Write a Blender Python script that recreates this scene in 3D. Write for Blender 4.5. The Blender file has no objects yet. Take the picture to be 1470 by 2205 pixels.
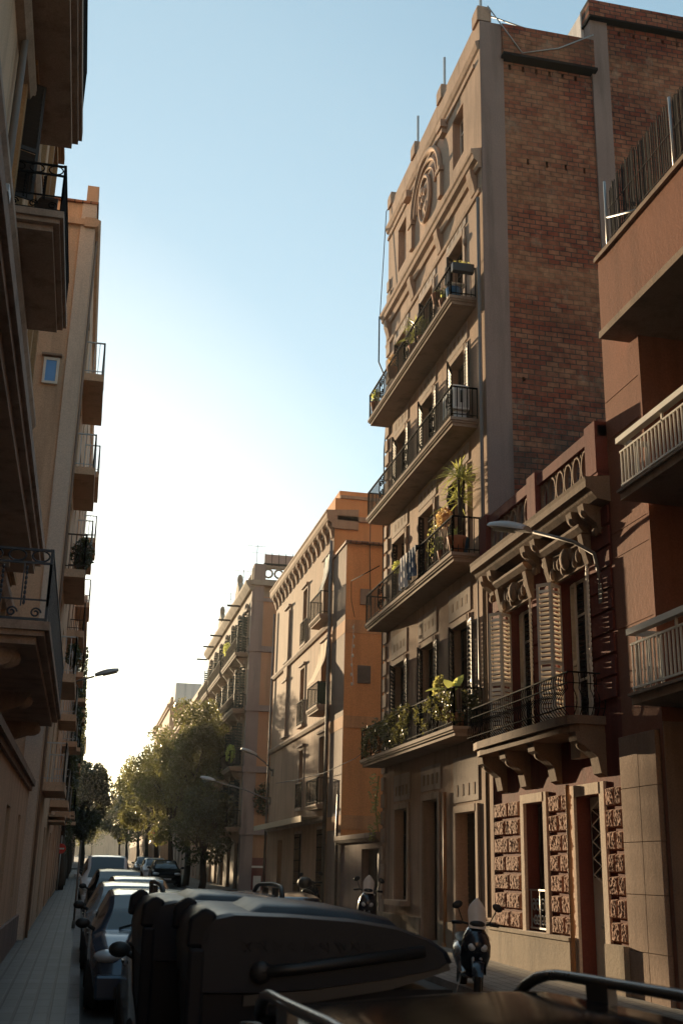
import bpy, bmesh, math, random
from mathutils import Vector, Matrix, noise
random.seed(7)
R = math.radians
scene = bpy.context.scene
col = scene.collection

# ---------------------------------------------------------------- camera, sky, sun, exposure
CAM_H = 2.0
PITCH, ROLL, YAW = R(17.75), R(1.367), R(12.1)
cam_d = bpy.data.cameras.new('camera')
cam_d.sensor_fit = 'VERTICAL'; cam_d.sensor_height = 36.0; cam_d.sensor_width = 24.0
cam_d.lens = 2420.0 / 2205.0 * 36.0
cam_d.clip_start = 0.05; cam_d.clip_end = 4000
cam_d.dof.use_dof = True; cam_d.dof.focus_distance = 26.0; cam_d.dof.aperture_fstop = 3.6
cam = bpy.data.objects.new('camera', cam_d); col.objects.link(cam)
fw = Vector((math.sin(YAW) * math.cos(PITCH), math.cos(YAW) * math.cos(PITCH), math.sin(PITCH)))
rt = Vector((math.cos(YAW), -math.sin(YAW), 0)); up = rt.cross(fw)
r2 = rt * math.cos(ROLL) + up * math.sin(ROLL); u2 = up * math.cos(ROLL) - rt * math.sin(ROLL)
M = Matrix((r2, u2, -fw)).transposed().to_4x4(); M.translation = (0, 0, CAM_H)
cam.matrix_world = M
scene.camera = cam

SUN_AZ, SUN_EL = R(10.0), R(6.5)         # azimuth to the left of the street axis (+Y)
world = bpy.data.worlds.new('World'); scene.world = world; world.use_nodes = True
wn = world.node_tree.nodes; wl = world.node_tree.links
bg = wn['Background']; sky = wn.new('ShaderNodeTexSky'); sky.sky_type = 'NISHITA'
sky.sun_disc = False; sky.sun_elevation = SUN_EL; sky.sun_rotation = -SUN_AZ
sky.air_density = 1.0; sky.dust_density = 0.5; sky.ozone_density = 0.6; sky.altitude = 20
tint = wn.new('ShaderNodeMix'); tint.data_type = 'RGBA'; tint.blend_type = 'MULTIPLY'; tint.inputs[0].default_value = 1.0
tint.inputs[7].default_value = (.50, .62, .68, 1)                # thin high haze: a paler, more even sky
veil = wn.new('ShaderNodeMix'); veil.data_type = 'RGBA'; veil.blend_type = 'ADD'; veil.inputs[0].default_value = 1.0
# bright aureole of the haze round the sun, fading to a deeper sky away from it
tcw = wn.new('ShaderNodeTexCoord'); dt = wn.new('ShaderNodeVectorMath'); dt.operation = 'DOT_PRODUCT'; wl.new(tcw.outputs['Generated'], dt.inputs[0])
dt.inputs[1].default_value = (-math.sin(SUN_AZ) * math.cos(SUN_EL), math.cos(SUN_AZ) * math.cos(SUN_EL), math.sin(SUN_EL))
mr_ = wn.new('ShaderNodeMapRange'); mr_.inputs[1].default_value = -1; mr_.inputs[2].default_value = 1; wl.new(dt.outputs['Value'], mr_.inputs[0])
cr_ = wn.new('ShaderNodeValToRGB'); wl.new(mr_.outputs[0], cr_.inputs[0]); els = cr_.color_ramp.elements
els[0].position = 0.0; els[0].color = (.05, .09, .12, 1); els[1].position = 1.0; els[1].color = (.75, .72, .68, 1)
for p_, c_ in ((.70, (.102, .162, .198)), (.86, (.142, .204, .242)), (.90, (.175, .236, .268)), (.945, (.190, .250, .285)), (.98, (.34, .36, .36))): e_ = els.new(p_); e_.color = (*c_, 1)
sc_ = wn.new('ShaderNodeVectorMath'); sc_.operation = 'SCALE'; sc_.inputs['Scale'].default_value = 10.0; wl.new(cr_.outputs[0], sc_.inputs[0]); wl.new(sc_.outputs[0], veil.inputs[7])
wl.new(sky.outputs[0], tint.inputs[6]); wl.new(tint.outputs[2], veil.inputs[6]); wl.new(veil.outputs[2], bg.inputs[0]); bg.inputs[1].default_value = 0.088
sun_d = bpy.data.lights.new('sun', 'SUN'); sun_d.energy = 5.0; sun_d.angle = R(0.5); sun_d.color = (1.0, 0.76, 0.47)
sun = bpy.data.objects.new('sun', sun_d); col.objects.link(sun)
to_sun = Vector((-math.sin(SUN_AZ) * math.cos(SUN_EL), math.cos(SUN_AZ) * math.cos(SUN_EL), math.sin(SUN_EL)))
sun.rotation_euler = to_sun.to_track_quat('Z', 'Y').to_euler(); sun.location = (0, 60, 40)
vs = scene.view_settings
vs.view_transform = 'Standard'; vs.look = 'None'; vs.exposure = 1.15; vs.gamma = 1.0; vs.use_curve_mapping = False
scene.cycles.max_bounces = 10; scene.cycles.caustics_reflective = False; scene.cycles.caustics_refractive = False
SL = 0.014                               # the street climbs gently away from the camera
def G(y): return SL * y

# ---------------------------------------------------------------- mesh helpers
class MB:
    def __init__(s): s.v = []; s.f = []; s.sm = []
    def add(s, vs_, fs, smooth=False):
        o = len(s.v); s.v.extend([tuple(p) for p in vs_])
        for f in fs: s.f.append([i + o for i in f]); s.sm.append(smooth)
        return s
    def quad(s, a, b, c, d): return s.add([a, b, c, d], [(0, 1, 2, 3)])
    def box(s, x0, x1, y0, y1, z0, z1):
        x0, x1 = min(x0, x1), max(x0, x1); y0, y1 = min(y0, y1), max(y0, y1); z0, z1 = min(z0, z1), max(z0, z1)
        return s.add([(x0,y0,z0),(x1,y0,z0),(x1,y1,z0),(x0,y1,z0),(x0,y0,z1),(x1,y0,z1),(x1,y1,z1),(x0,y1,z1)],
                     [(0,3,2,1),(4,5,6,7),(0,1,5,4),(1,2,6,5),(2,3,7,6),(3,0,4,7)])
    def obox(s, c, size, m=None):
        hx, hy, hz = size[0]/2, size[1]/2, size[2]/2
        ps = [Vector((x,y,z)) for z in (-hz,hz) for x,y in ((-hx,-hy),(hx,-hy),(hx,hy),(-hx,hy))]
        if m is not None: ps = [m @ p for p in ps]
        c = Vector(c); ps = [p + c for p in ps]
        return s.add(ps, [(0,3,2,1),(4,5,6,7),(0,1,5,4),(1,2,6,5),(2,3,7,6),(3,0,4,7)])
    def prism(s, pts, axis, a0, a1, smooth=False):
        def P(p, a):
            return (a, p[0], p[1]) if axis == 'x' else (p[0], a, p[1]) if axis == 'y' else (p[0], p[1], a)
        n = len(pts)
        s.add([P(p, a0) for p in pts] + [P(p, a1) for p in pts], [(i, (i+1) % n, n + (i+1) % n, n + i) for i in range(n)], smooth)
        o = len(s.v) - 2*n
        s.f.append([o + i for i in range(n)][::-1]); s.sm.append(False)
        s.f.append([o + n + i for i in range(n)]); s.sm.append(False)
        return s
    def tube(s, path, r, n=6, closed=False, caps=True):
        P = [Vector(p) for p in path]; k = len(P)
        rs = r if isinstance(r, (list, tuple)) else [r] * k
        rows = []; prev = None
        for i in range(k):
            if closed: t = P[(i+1) % k] - P[i-1]
            else: t = P[min(i+1, k-1)] - P[max(i-1, 0)]
            if t.length < 1e-9: t = Vector((0,0,1))
            t.normalize()
            if prev is None:
                a = Vector((0,0,1)) if abs(t.z) < .9 else Vector((1,0,0)); x = t.cross(a).normalized()
            else:
                x = prev - t * prev.dot(t)
                x = x.normalized() if x.length > 1e-6 else t.orthogonal().normalized()
            prev = x; y = t.cross(x)
            rows.append([P[i] + (x*math.cos(2*math.pi*j/n) + y*math.sin(2*math.pi*j/n)) * rs[i] for j in range(n)])
        vs_ = [p for rw in rows for p in rw]; fs = []
        for i in range(k if closed else k-1):
            for j in range(n):
                i2 = (i+1) % k
                fs.append((i*n+j, i*n+(j+1) % n, i2*n+(j+1) % n, i2*n+j))
        s.add(vs_, fs, n > 4)
        if caps and not closed:
            o = len(s.v) - k*n
            s.f.append([o + j for j in range(n)][::-1]); s.sm.append(False)
            s.f.append([o + (k-1)*n + j for j in range(n)]); s.sm.append(False)
        return s
    def grid(s, rows, smooth=True, closed=False):
        m = len(rows[0]); vs_ = [p for r in rows for p in r]; fs = []
        for i in range(len(rows)-1):
            for j in range(m if closed else m-1):
                fs.append((i*m+j, i*m+(j+1) % m, (i+1)*m+(j+1) % m, (i+1)*m+j))
        return s.add(vs_, fs, smooth)
    def lathe(s, prof, c, n=16, m=None, smooth=True):
        rows = []
        for r_, z in prof:
            row = [Vector((r_*math.cos(2*math.pi*j/n), r_*math.sin(2*math.pi*j/n), z)) for j in range(n)]
            if m is not None: row = [m @ p for p in row]
            rows.append([p + Vector(c) for p in row])
        return s.grid(rows, smooth, True)
    def ell(s, c, rad, m=None, nu=14, nv=8):
        rows = []
        for i in range(nv+1):
            t = math.pi * i / nv
            row = []
            for j in range(nu):
                a = 2*math.pi*j/nu
                p = Vector((rad[0]*math.sin(t)*math.cos(a), rad[1]*math.sin(t)*math.sin(a), rad[2]*math.cos(t)))
                if m is not None: p = m @ p
                row.append(p + Vector(c))
            rows.append(row)
        return s.grid(rows, True, True)
    def cut(s):
        s.cuts = getattr(s, 'cuts', []) + [(len(s.v), len(s.f))]; return s
    def build_split(s, name, mat, parent=None, bevel=0.0):
        """one object for each piece between two cuts"""
        cs = [(0, 0)] + getattr(s, 'cuts', []) + [(len(s.v), len(s.f))]; out = []
        for (v0, f0), (v1, f1) in zip(cs, cs[1:]):
            if f1 == f0: continue
            q = MB(); q.v = s.v[v0:v1]; q.f = [[i - v0 for i in f] for f in s.f[f0:f1]]; q.sm = s.sm[f0:f1]; out.append(q.build(name, mat, parent, bevel))
        return out
    def build_islands(s, name, mat, parent=None, bevel=0.0):
        """one object for each connected piece"""
        p = list(range(len(s.v)))
        def find(i):
            while p[i] != i: p[i] = p[p[i]]; i = p[i]
            return i
        for f in s.f:
            for i in f[1:]: p[find(i)] = find(f[0])
        gs = {}
        for f, sm_ in zip(s.f, s.sm): gs.setdefault(find(f[0]), []).append((f, sm_))
        out = []
        for fs in gs.values():
            ids = sorted({i for f, _ in fs for i in f}); mp = {u: k for k, u in enumerate(ids)}
            q = MB(); q.v = [s.v[u] for u in ids]; q.f = [[mp[i] for i in f] for f, _ in fs]; q.sm = [a for _, a in fs]; out.append(q.build(name, mat, parent, bevel))
        return out
    def build(s, name, mat, parent=None, bevel=0.0, seg=2, subsurf=0):
        me = bpy.data.meshes.new(name); me.from_pydata(s.v, [], s.f)
        me.polygons.foreach_set('use_smooth', s.sm); me.update()
        if mat is not None: me.materials.append(mat)
        o = bpy.data.objects.new(name, me); col.objects.link(o)
        if parent is not None: o.parent = parent; o.matrix_parent_inverse = parent_inv(parent)
        if bevel:
            b = o.modifiers.new('bevel', 'BEVEL'); b.width = bevel; b.segments = seg; b.limit_method = 'ANGLE'; b.angle_limit = R(35)
        if subsurf:
            b = o.modifiers.new('sub', 'SUBSURF'); b.levels = subsurf; b.render_levels = subsurf
        return o
def world_m(o):
    m = Matrix.LocRotScale(o.location, o.rotation_euler, o.scale)
    return world_m(o.parent) @ o.matrix_parent_inverse @ m if o.parent else m
INV = [True]
def parent_inv(p): return world_m(p).inverted() if INV[0] else Matrix.Identity(4)
# geometry is written in world coordinates for buildings (INV on) and in local ones for copied things (INV off)

def tag(o, label, cat, group=None):
    o['label'] = label; o['category'] = cat
    if group: o['group'] = group
    return o
def thing(name, label, cat, loc=(0,0,0), rz=0.0, group=None):
    o = bpy.data.objects.new(name, None); o.empty_display_size = .3; col.objects.link(o)
    o.location = loc; o.rotation_euler = (0, 0, rz)
    return tag(o, label, cat, group)
def struct(o, kind='structure'): o['kind'] = kind; return o
def dup(o, parent=None, loc=None, rz=None, label=None, group=None):
    c = o.copy(); col.objects.link(c)
    if parent is not None: c.parent = parent
    if loc is not None: c.location = loc
    if rz is not None: c.rotation_euler = (0, 0, rz)
    if label: c['label'] = label
    if group: c['group'] = group
    for ch in list(o.children): dup(ch, c)
    return c

# ---------------------------------------------------------------- materials
def new_mat(name):
    m = bpy.data.materials.new(name); m.use_nodes = True
    return m, m.node_tree.nodes, m.node_tree.links, m.node_tree.nodes['Principled BSDF']
def pos_noise(n, l, scale, detail=4, sc=(1,1,1), rough=.6):
    g = n.new('ShaderNodeNewGeometry'); mp = n.new('ShaderNodeMapping'); mp.inputs['Scale'].default_value = sc
    l.new(g.outputs['Position'], mp.inputs[0]); t = n.new('ShaderNodeTexNoise')
    t.inputs['Scale'].default_value = scale; t.inputs['Detail'].default_value = detail; t.inputs['Roughness'].default_value = rough
    l.new(mp.outputs[0], t.inputs['Vector']); return t
def ramp(n, l, src, p0, p1, c0, c1):
    r_ = n.new('ShaderNodeValToRGB'); e = r_.color_ramp.elements
    e[0].position = p0; e[1].position = p1; e[0].color = (*c0, 1); e[1].color = (*c1, 1)
    l.new(src, r_.inputs[0]); return r_
def mixc(n, l, a, b, fac, mode='MIX'):
    m = n.new('ShaderNodeMix'); m.data_type = 'RGBA'; m.blend_type = mode
    for sock, v in ((m.inputs[6], a), (m.inputs[7], b)):
        if isinstance(v, tuple): sock.default_value = (*v, 1)
        else: l.new(v, sock)
    if isinstance(fac, float): m.inputs[0].default_value = fac
    else: l.new(fac, m.inputs[0])
    return m.outputs[2]
def bumpn(n, l, b, h, strength, dist=.02):
    bp = n.new('ShaderNodeBump'); bp.inputs['Strength'].default_value = strength; bp.inputs['Distance'].default_value = dist
    l.new(h, bp.inputs['Height']); l.new(bp.outputs[0], b.inputs['Normal'])
def plaster(name, c, dk=.62, rough=.9, streak=.6, bump=.35, tint=None, patch=.65):
    c = (min(.85, c[0]*1.03), c[1]*.97, c[2]*.97)      # warm limewash tone
    m, n, l, b = new_mat(name)
    d = tuple(x*dk for x in c) if tint is None else tint
    big = pos_noise(n, l, .55, 6); r1 = ramp(n, l, big.outputs[0], .38, .68, (0,0,0), (1,1,1))
    f1 = n.new('ShaderNodeMath'); f1.operation = 'MULTIPLY'; f1.inputs[1].default_value = patch; l.new(r1.outputs[0], f1.inputs[0])
    c1 = mixc(n, l, c, d, f1.outputs[0])
    st = pos_noise(n, l, 1.0, 5, (2.6, 2.6, .22)); r2_ = ramp(n, l, st.outputs[0], .5, .72, (0,0,0), (1,1,1))
    f2 = n.new('ShaderNodeMath'); f2.operation = 'MULTIPLY'; f2.inputs[1].default_value = streak; l.new(r2_.outputs[0], f2.inputs[0])
    c2 = mixc(n, l, c1, tuple(x*.55 for x in d), f2.outputs[0])
    fine = pos_noise(n, l, 38, 3)
    c3 = mixc(n, l, c2, ramp(n, l, fine.outputs[0], .3, .7, (.82,.82,.82), (1.12,1.12,1.12)).outputs[0], 1.0, 'MULTIPLY')
    l.new(c3, b.inputs['Base Color']); b.inputs['Roughness'].default_value = rough
    b.inputs['Specular IOR Level'].default_value = .25
    mid = pos_noise(n, l, 14, 6); bumpn(n, l, b, mid.outputs[0], bump, .015)
    return m
def simple(name, c, rough=.5, metal=0.0, var=.25, scale=6.0, spec=.5, coat=0.0, bump=0.0):
    m, n, l, b = new_mat(name)
    t = pos_noise(n, l, scale, 5)
    cc = mixc(n, l, tuple(x*(1-var) for x in c), tuple(min(1, x*(1+var)) for x in c), t.outputs[0])
    l.new(cc, b.inputs['Base Color']); b.inputs['Metallic'].default_value = metal
    rr = n.new('ShaderNodeMapRange'); rr.inputs[3].default_value = max(0, rough-.08); rr.inputs[4].default_value = min(1, rough+.12)
    l.new(t.outputs[0], rr.inputs[0]); l.new(rr.outputs[0], b.inputs['Roughness'])
    b.inputs['Specular IOR Level'].default_value = spec; b.inputs['Coat Weight'].default_value = coat; b.inputs['Coat Roughness'].default_value = .06
    if bump: bumpn(n, l, b, pos_noise(n, l, scale*3, 5).outputs[0], bump, .01)
    return m
def tiles(name, c, w, h, plane, mortar, mcol, off=0.0, rough=.75, var=.3, bump=.5, groove=None):
    m, n, l, b = new_mat(name)
    g = n.new('ShaderNodeNewGeometry'); sp = n.new('ShaderNodeSeparateXYZ'); cb = n.new('ShaderNodeCombineXYZ')
    l.new(g.outputs['Position'], sp.inputs[0])
    l.new(sp.outputs['XYZ'.index(plane[0])], cb.inputs[0]); l.new(sp.outputs['XYZ'.index(plane[1])], cb.inputs[1])
    t = n.new('ShaderNodeTexBrick'); t.offset = off; t.inputs['Scale'].default_value = 1.0
    t.inputs['Brick Width'].default_value = w; t.inputs['Row Height'].default_value = h; t.inputs['Mortar Size'].default_value = mortar
    t.inputs['Mortar Smooth'].default_value = .3; t.inputs['Bias'].default_value = 0.0
    t.inputs['Color1'].default_value = (*[x*(1-var) for x in c], 1); t.inputs['Color2'].default_value = (*[min(1, x*(1+var)) for x in c], 1)
    t.inputs['Mortar'].default_value = (*mcol, 1)
    l.new(cb.outputs[0], t.inputs['Vector'])
    no = pos_noise(n, l, 1.1, 6)
    c2 = mixc(n, l, t.outputs['Color'], ramp(n, l, no.outputs[0], .3, .7, (.6,.58,.56), (1.2,1.2,1.2)).outputs[0], 1.0, 'MULTIPLY')
    l.new(c2, b.inputs['Base Color']); b.inputs['Roughness'].default_value = rough
    iv = n.new('ShaderNodeMath'); iv.operation = 'SUBTRACT'; iv.inputs[0].default_value = 1.0; l.new(t.outputs['Fac'], iv.inputs[1])
    fn = pos_noise(n, l, 30, 4); ad = n.new('ShaderNodeMath'); ad.operation = 'MULTIPLY_ADD'; ad.inputs[1].default_value = .35
    l.new(fn.outputs[0], ad.inputs[0]); l.new(iv.outputs[0], ad.inputs[2])
    bumpn(n, l, b, ad.outputs[0], bump, .012)
    return m
def brick_wall(name):
    m, n, l, b = new_mat(name)
    g = n.new('ShaderNodeNewGeometry'); sp = n.new('ShaderNodeSeparateXYZ'); cb = n.new('ShaderNodeCombineXYZ')
    l.new(g.outputs['Position'], sp.inputs[0]); l.new(sp.outputs[0], cb.inputs[0])
    wob = pos_noise(n, l, .8, 3); wa = n.new('ShaderNodeMath'); wa.operation = 'MULTIPLY_ADD'; wa.inputs[1].default_value = .08
    l.new(wob.outputs[0], wa.inputs[0]); l.new(sp.outputs[2], wa.inputs[2]); l.new(wa.outputs[0], cb.inputs[1])
    t = n.new('ShaderNodeTexBrick'); t.offset = .5; t.inputs['Scale'].default_value = 1.0
    t.inputs['Brick Width'].default_value = .30; t.inputs['Row Height'].default_value = .13; t.inputs['Mortar Size'].default_value = .016
    t.inputs['Mortar Smooth'].default_value = .4; t.inputs['Bias'].default_value = -.25
    t.inputs['Color1'].default_value = (.26,.062,.033,1); t.inputs['Color2'].default_value = (.40,.175,.095,1); t.inputs['Mortar'].default_value = (.075,.05,.04,1)
    l.new(cb.outputs[0], t.inputs['Vector'])
    # broad bands of paler and of blackened bricks that follow the courses
    bandn = pos_noise(n, l, .42, 5, (.5,.5,1.3)); br = ramp(n, l, bandn.outputs[0], .46, .58, (0,0,0), (1,1,1))
    pale = mixc(n, l, t.outputs['Color'], (.43,.225,.12), .5)
    c1 = mixc(n, l, t.outputs['Color'], pale, br.outputs[0])
    bl = pos_noise(n, l, .33, 6, (.6,.6,1.0)); blr = ramp(n, l, bl.outputs[0], .5, .72, (1,1,1), (.36,.36,.37))
    c2 = mixc(n, l, c1, blr.outputs[0], 1.0, 'MULTIPLY')
    hz = n.new('ShaderNodeMapRange'); hz.inputs[1].default_value = 15.0; hz.inputs[2].default_value = 9.0; l.new(sp.outputs[2], hz.inputs[0])
    gm = n.new('ShaderNodeMath'); gm.operation = 'MULTIPLY'; l.new(hz.outputs[0], gm.inputs[0]); l.new(ramp(n, l, pos_noise(n, l, .9, 6).outputs[0], .35, .6, (0,0,0), (1,1,1)).outputs[0], gm.inputs[1])
    c3 = mixc(n, l, c2, (.075,.07,.055), gm.outputs[0])
    sm_n = pos_noise(n, l, 1.5, 9, (1,1,.8), .7); smr = ramp(n, l, sm_n.outputs[0], .56, .70, (0,0,0), (.6,.6,.6)); c3 = mixc(n, l, c3, (.33,.235,.165), smr.outputs[0])   # smears of old mortar and render
    small = pos_noise(n, l, 5, 5); c4 = mixc(n, l, c3, ramp(n, l, small.outputs[0], .3, .7, (.62,.62,.62), (1.25,1.25,1.25)).outputs[0], 1.0, 'MULTIPLY')
    l.new(c4, b.inputs['Base Color']); b.inputs['Roughness'].default_value = .92; b.inputs['Specular IOR Level'].default_value = .2
    iv = n.new('ShaderNodeMath'); iv.operation = 'SUBTRACT'; iv.inputs[0].default_value = 1.0; l.new(t.outputs['Fac'], iv.inputs[1])
    fn = pos_noise(n, l, 22, 5); ad = n.new('ShaderNodeMath'); ad.operation = 'MULTIPLY_ADD'; ad.inputs[1].default_value = .6
    l.new(fn.outputs[0], ad.inputs[0]); l.new(iv.outputs[0], ad.inputs[2]); bumpn(n, l, b, ad.outputs[0], .8, .02)
    return m
def glassy(name, c=(.02,.022,.025), rough=.06):
    m, n, l, b = new_mat(name)
    t = pos_noise(n, l, .9, 2); l.new(mixc(n, l, c, tuple(x*2.2 for x in c), t.outputs[0]), b.inputs['Base Color'])
    b.inputs['Roughness'].default_value = rough; b.inputs['Specular IOR Level'].default_value = .7
    return m
def leafm(name, c, trans=.5, var=.5):
    m, n, l, b = new_mat(name)
    t = pos_noise(n, l, 3.5, 4); c0 = tuple(x*(1-var) for x in c); c1 = tuple(x*(1+var) for x in c)
    cc = mixc(n, l, c0, c1, t.outputs[0]); l.new(cc, b.inputs['Base Color']); b.inputs['Roughness'].default_value = .38
    tr = n.new('ShaderNodeBsdfTranslucent'); l.new(mixc(n, l, cc, (1.7,1.6,.5), .35, 'MIX'), tr.inputs[0])
    mx = n.new('ShaderNodeMixShader'); mx.inputs[0].default_value = trans
    out = n['Material Output']; l.new(b.outputs[0], mx.inputs[1]); l.new(tr.outputs[0], mx.inputs[2]); l.new(mx.outputs[0], out.inputs[0])
    return m

T = {}
T['beige'] = plaster('beige_render', (.47,.335,.24)); T['stone'] = plaster('pale_stone', (.48,.375,.285), .7)
T['tilepanel'] = plaster('painted_frieze', (.47,.40,.34), .6); T['grey_render'] = plaster('grey_cement_render', (.29,.215,.18), .75, patch=.7)
T['orange'] = plaster('orange_render', (.76,.36,.14), .78, streak=.3, patch=.4); T['orange2'] = plaster('tan_street_render', (.47,.32,.205), .7)
T['orange_band'] = plaster('orange_band', (.66,.36,.17), .8)
T['salmon'] = plaster('terracotta_render', (.27,.12,.073), .72, streak=.35); T['red'] = plaster('dark_red_render', (.19,.06,.045), .6)
T['red_rock'] = plaster('rough_red_stone', (.42,.23,.15), .6, bump=.8); T['plinth'] = plaster('stained_cement_plinth', (.40,.33,.24), .5, streak=.8)
T['ochre_stone'] = plaster('weathered_ochre_stone', (.25,.18,.125), .5); T['slab'] = plaster('concrete_slab', (.33,.255,.19), .7)
T['cream'] = plaster('cream_stone', (.36,.29,.21), .6); T['brownpanel'] = plaster('brown_orange_panel', (.46,.235,.12), .75)
T['tan'] = plaster('tan_render', (.62,.44,.29), .8); T['offwhite'] = plaster('off_white_render', (.66,.57,.46), .85)
T['ochre'] = plaster('ochre_render', (.42,.25,.12), .6); T['brown'] = plaster('brown_render', (.34,.255,.19), .6)
T['moulding'] = plaster('weathered_tan_moulding', (.46,.355,.27), .62); T['brick'] = brick_wall('old_brick'); T['haze_wall'] = plaster('pinkish_far_render', (.52,.38,.28), .8)
T['whitewall'] = plaster('whitewashed_render', (.74,.70,.64), .9)
T['clad'] = plaster('beige_stone_cladding', (.36,.26,.19), .8); T['asphalt'] = simple('asphalt', (.05,.048,.046), .8, var=.35, scale=9, bump=.3)
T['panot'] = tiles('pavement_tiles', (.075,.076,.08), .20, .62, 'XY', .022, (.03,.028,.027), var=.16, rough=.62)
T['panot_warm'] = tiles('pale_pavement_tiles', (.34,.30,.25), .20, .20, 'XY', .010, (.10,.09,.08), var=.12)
T['kerb'] = plaster('granite_kerb', (.30,.28,.26), .8)
T['iron'] = simple('black_iron', (.016,.014,.013), .9, .0, spec=.06); T['rust'] = simple('rusty_iron', (.07,.035,.02), .7)
T['bluegrey_iron'] = simple('blue_grey_painted_iron', (.05,.06,.075), .5)
T['raildark'] = simple('dark_roof_rail', (.16,.16,.165), .28, .6, var=.06); T['whitemetal'] = simple('white_painted_metal', (.70,.64,.55), .45, var=.1); T['whitewood'] = simple('white_shutter_paint', (.66,.60,.52), .55, var=.12, scale=12)
T['darkwood'] = simple('dark_brown_shutter_wood', (.030,.019,.013), .6, var=.4, scale=20); T['greenwood'] = simple('dark_green_shutter_wood', (.03,.045,.035), .6)
T['door'] = simple('dark_door_wood', (.035,.022,.015), .45); T['glass'] = glassy('window_glass'); T['glass_blue'] = glassy('blue_window_glass', (.10,.22,.42), .15)
T['galv'] = simple('galvanised_steel', (.42,.41,.40), .45, .6); T['lampgrey'] = simple('grey_lamp_shell', (.45,.43,.41), .4, .2, var=.1)
T['lens'] = simple('lamp_lens', (.6,.55,.42), .25, var=.1); T['pipe'] = simple('copper_coloured_pipe', (.40,.20,.09), .5); T['greypipe'] = simple('grey_downpipe', (.16,.13,.11), .5)
T['black'] = simple('black_plastic', (.014,.013,.013), .5, var=.3); T['rubber'] = simple('tyre_rubber', (.02,.019,.018), .85)
T['bin'] = simple('dark_grey_bin_plastic', (.011,.012,.016), .45, var=.2, scale=3, bump=.06, spec=.18); T['binlid'] = simple('blue_grey_bin_lid', (.016,.019,.026), .38, var=.18, scale=3, bump=.05, spec=.2)
T['binstripe'] = simple('beige_bin_lid_band', (.05,.042,.036), .5); T['chrome'] = simple('brushed_roof_rail', (.62,.61,.60), .22, 1.0, var=.06)
T['terracotta'] = simple('terracotta_pot', (.38,.15,.07), .8); T['bluepot'] = simple('blue_glazed_pot', (.03,.09,.16), .35)
T['bark'] = simple('tree_bark', (.06,.045,.032), .95, var=.5, scale=9, bump=.6)
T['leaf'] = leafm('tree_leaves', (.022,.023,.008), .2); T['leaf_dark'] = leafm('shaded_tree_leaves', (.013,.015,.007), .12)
T['leaf_bright'] = leafm('bright_plant_leaves', (.13,.20,.03), .6); T['leaf_palm'] = leafm('yucca_leaves', (.12,.16,.035), .4)
T['flower'] = leafm('pink_flowers', (.40,.09,.11), .4); T['vine'] = leafm('dry_vine', (.09,.075,.025), .4)
T['cloth'] = simple('white_laundry', (.72,.68,.66), .9, var=.1); T['cloth_blue'] = simple('grey_blue_laundry', (.10,.13,.19), .9); T['awning'] = simple('cream_awning_canvas', (.70,.55,.36), .9, var=.12)
T['reed'] = simple('brown_brush_fence', (.022,.014,.010), .95, var=.6, scale=25, bump=.9)
T['wire'] = simple('black_cable', (.012,.012,.012), .6); T['signred'] = simple('red_sign_paint', (.75,.05,.03), .4, var=.05); T['signwhite'] = simple('white_sign_paint', (.8,.8,.78), .4, var=.05)
T['white'] = simple('white_casing', (.80,.77,.72), .45, var=.1); T['greennet'] = simple('dark_green_cloth', (.015,.04,.022), .9); T['bamboo'] = simple('reed_screen', (.42,.27,.22), .9, var=.4, scale=14)
T['roof_tile'] = tiles('clay_roof_tiles', (.34,.15,.08), .2, .3, 'XY', .02, (.1,.05,.03))
def paint(name, c, rough=.25, metal=.3): return simple(name, c, rough, metal, var=.05, coat=.6, scale=2)
T['p_black'] = simple('black_car_paint', (.005,.005,.006), .12, 0.0, var=.05, scale=2, spec=.012); T['p_grey'] = paint('silver_car_paint', (.20,.215,.235), .2); T['p_blue'] = paint('slate_blue_car_paint', (.055,.075,.11), .22)
T['p_dark'] = paint('charcoal_car_paint', (.03,.03,.033), .2); T['p_white'] = paint('white_van_paint', (.62,.63,.64), .3, 0.0); T['p_navy'] = paint('navy_car_paint', (.016,.02,.032), .25)
T['headlight'] = glassy('headlight_glass', (.35,.36,.37), .08); T['screen_clear'] = simple('milky_windscreen', (.78,.66,.56), .25, var=.06)
T['plate'] = simple('plate_white', (.6,.6,.58), .4)

# ---------------------------------------------------------------- builders shared by the buildings
def wall(mb, ax, c, u0, u1, z0, z1, ops=(), dep=.25, back=False):
    """a wall face at x=c (ax 'x', u is y) or y=c (ax 'y', u is x) with rectangular openings and their reveals"""
    P = (lambda u, z, d=0.0: (c + d, u, z)) if ax == 'x' else (lambda u, z, d=0.0: (u, c + d, z))
    us = sorted({u0, u1} | {min(max(o[i], u0), u1) for o in ops for i in (0, 1)}); zs = sorted({z0, z1} | {min(max(o[i], z0), z1) for o in ops for i in (2, 3)})
    for i in range(len(us)-1):
        for j in range(len(zs)-1):
            cu, cz = (us[i]+us[i+1])/2, (zs[j]+zs[j+1])/2
            if any(o[0] < cu < o[1] and o[2] < cz < o[3] for o in ops): continue
            mb.quad(P(us[i],zs[j]), P(us[i+1],zs[j]), P(us[i+1],zs[j+1]), P(us[i],zs[j+1]))
    for a, b, za, zb in ops:
        mb.quad(P(a,za), P(b,za), P(b,za,dep), P(a,za,dep)); mb.quad(P(a,zb), P(b,zb), P(b,zb,dep), P(a,zb,dep))
        mb.quad(P(a,za), P(a,zb), P(a,zb,dep), P(a,za,dep)); mb.quad(P(b,za), P(b,zb), P(b,zb,dep), P(b,za,dep))
        if back: mb.quad(P(a,za,dep), P(b,za,dep), P(b,zb,dep), P(a,zb,dep))
    return mb
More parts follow.
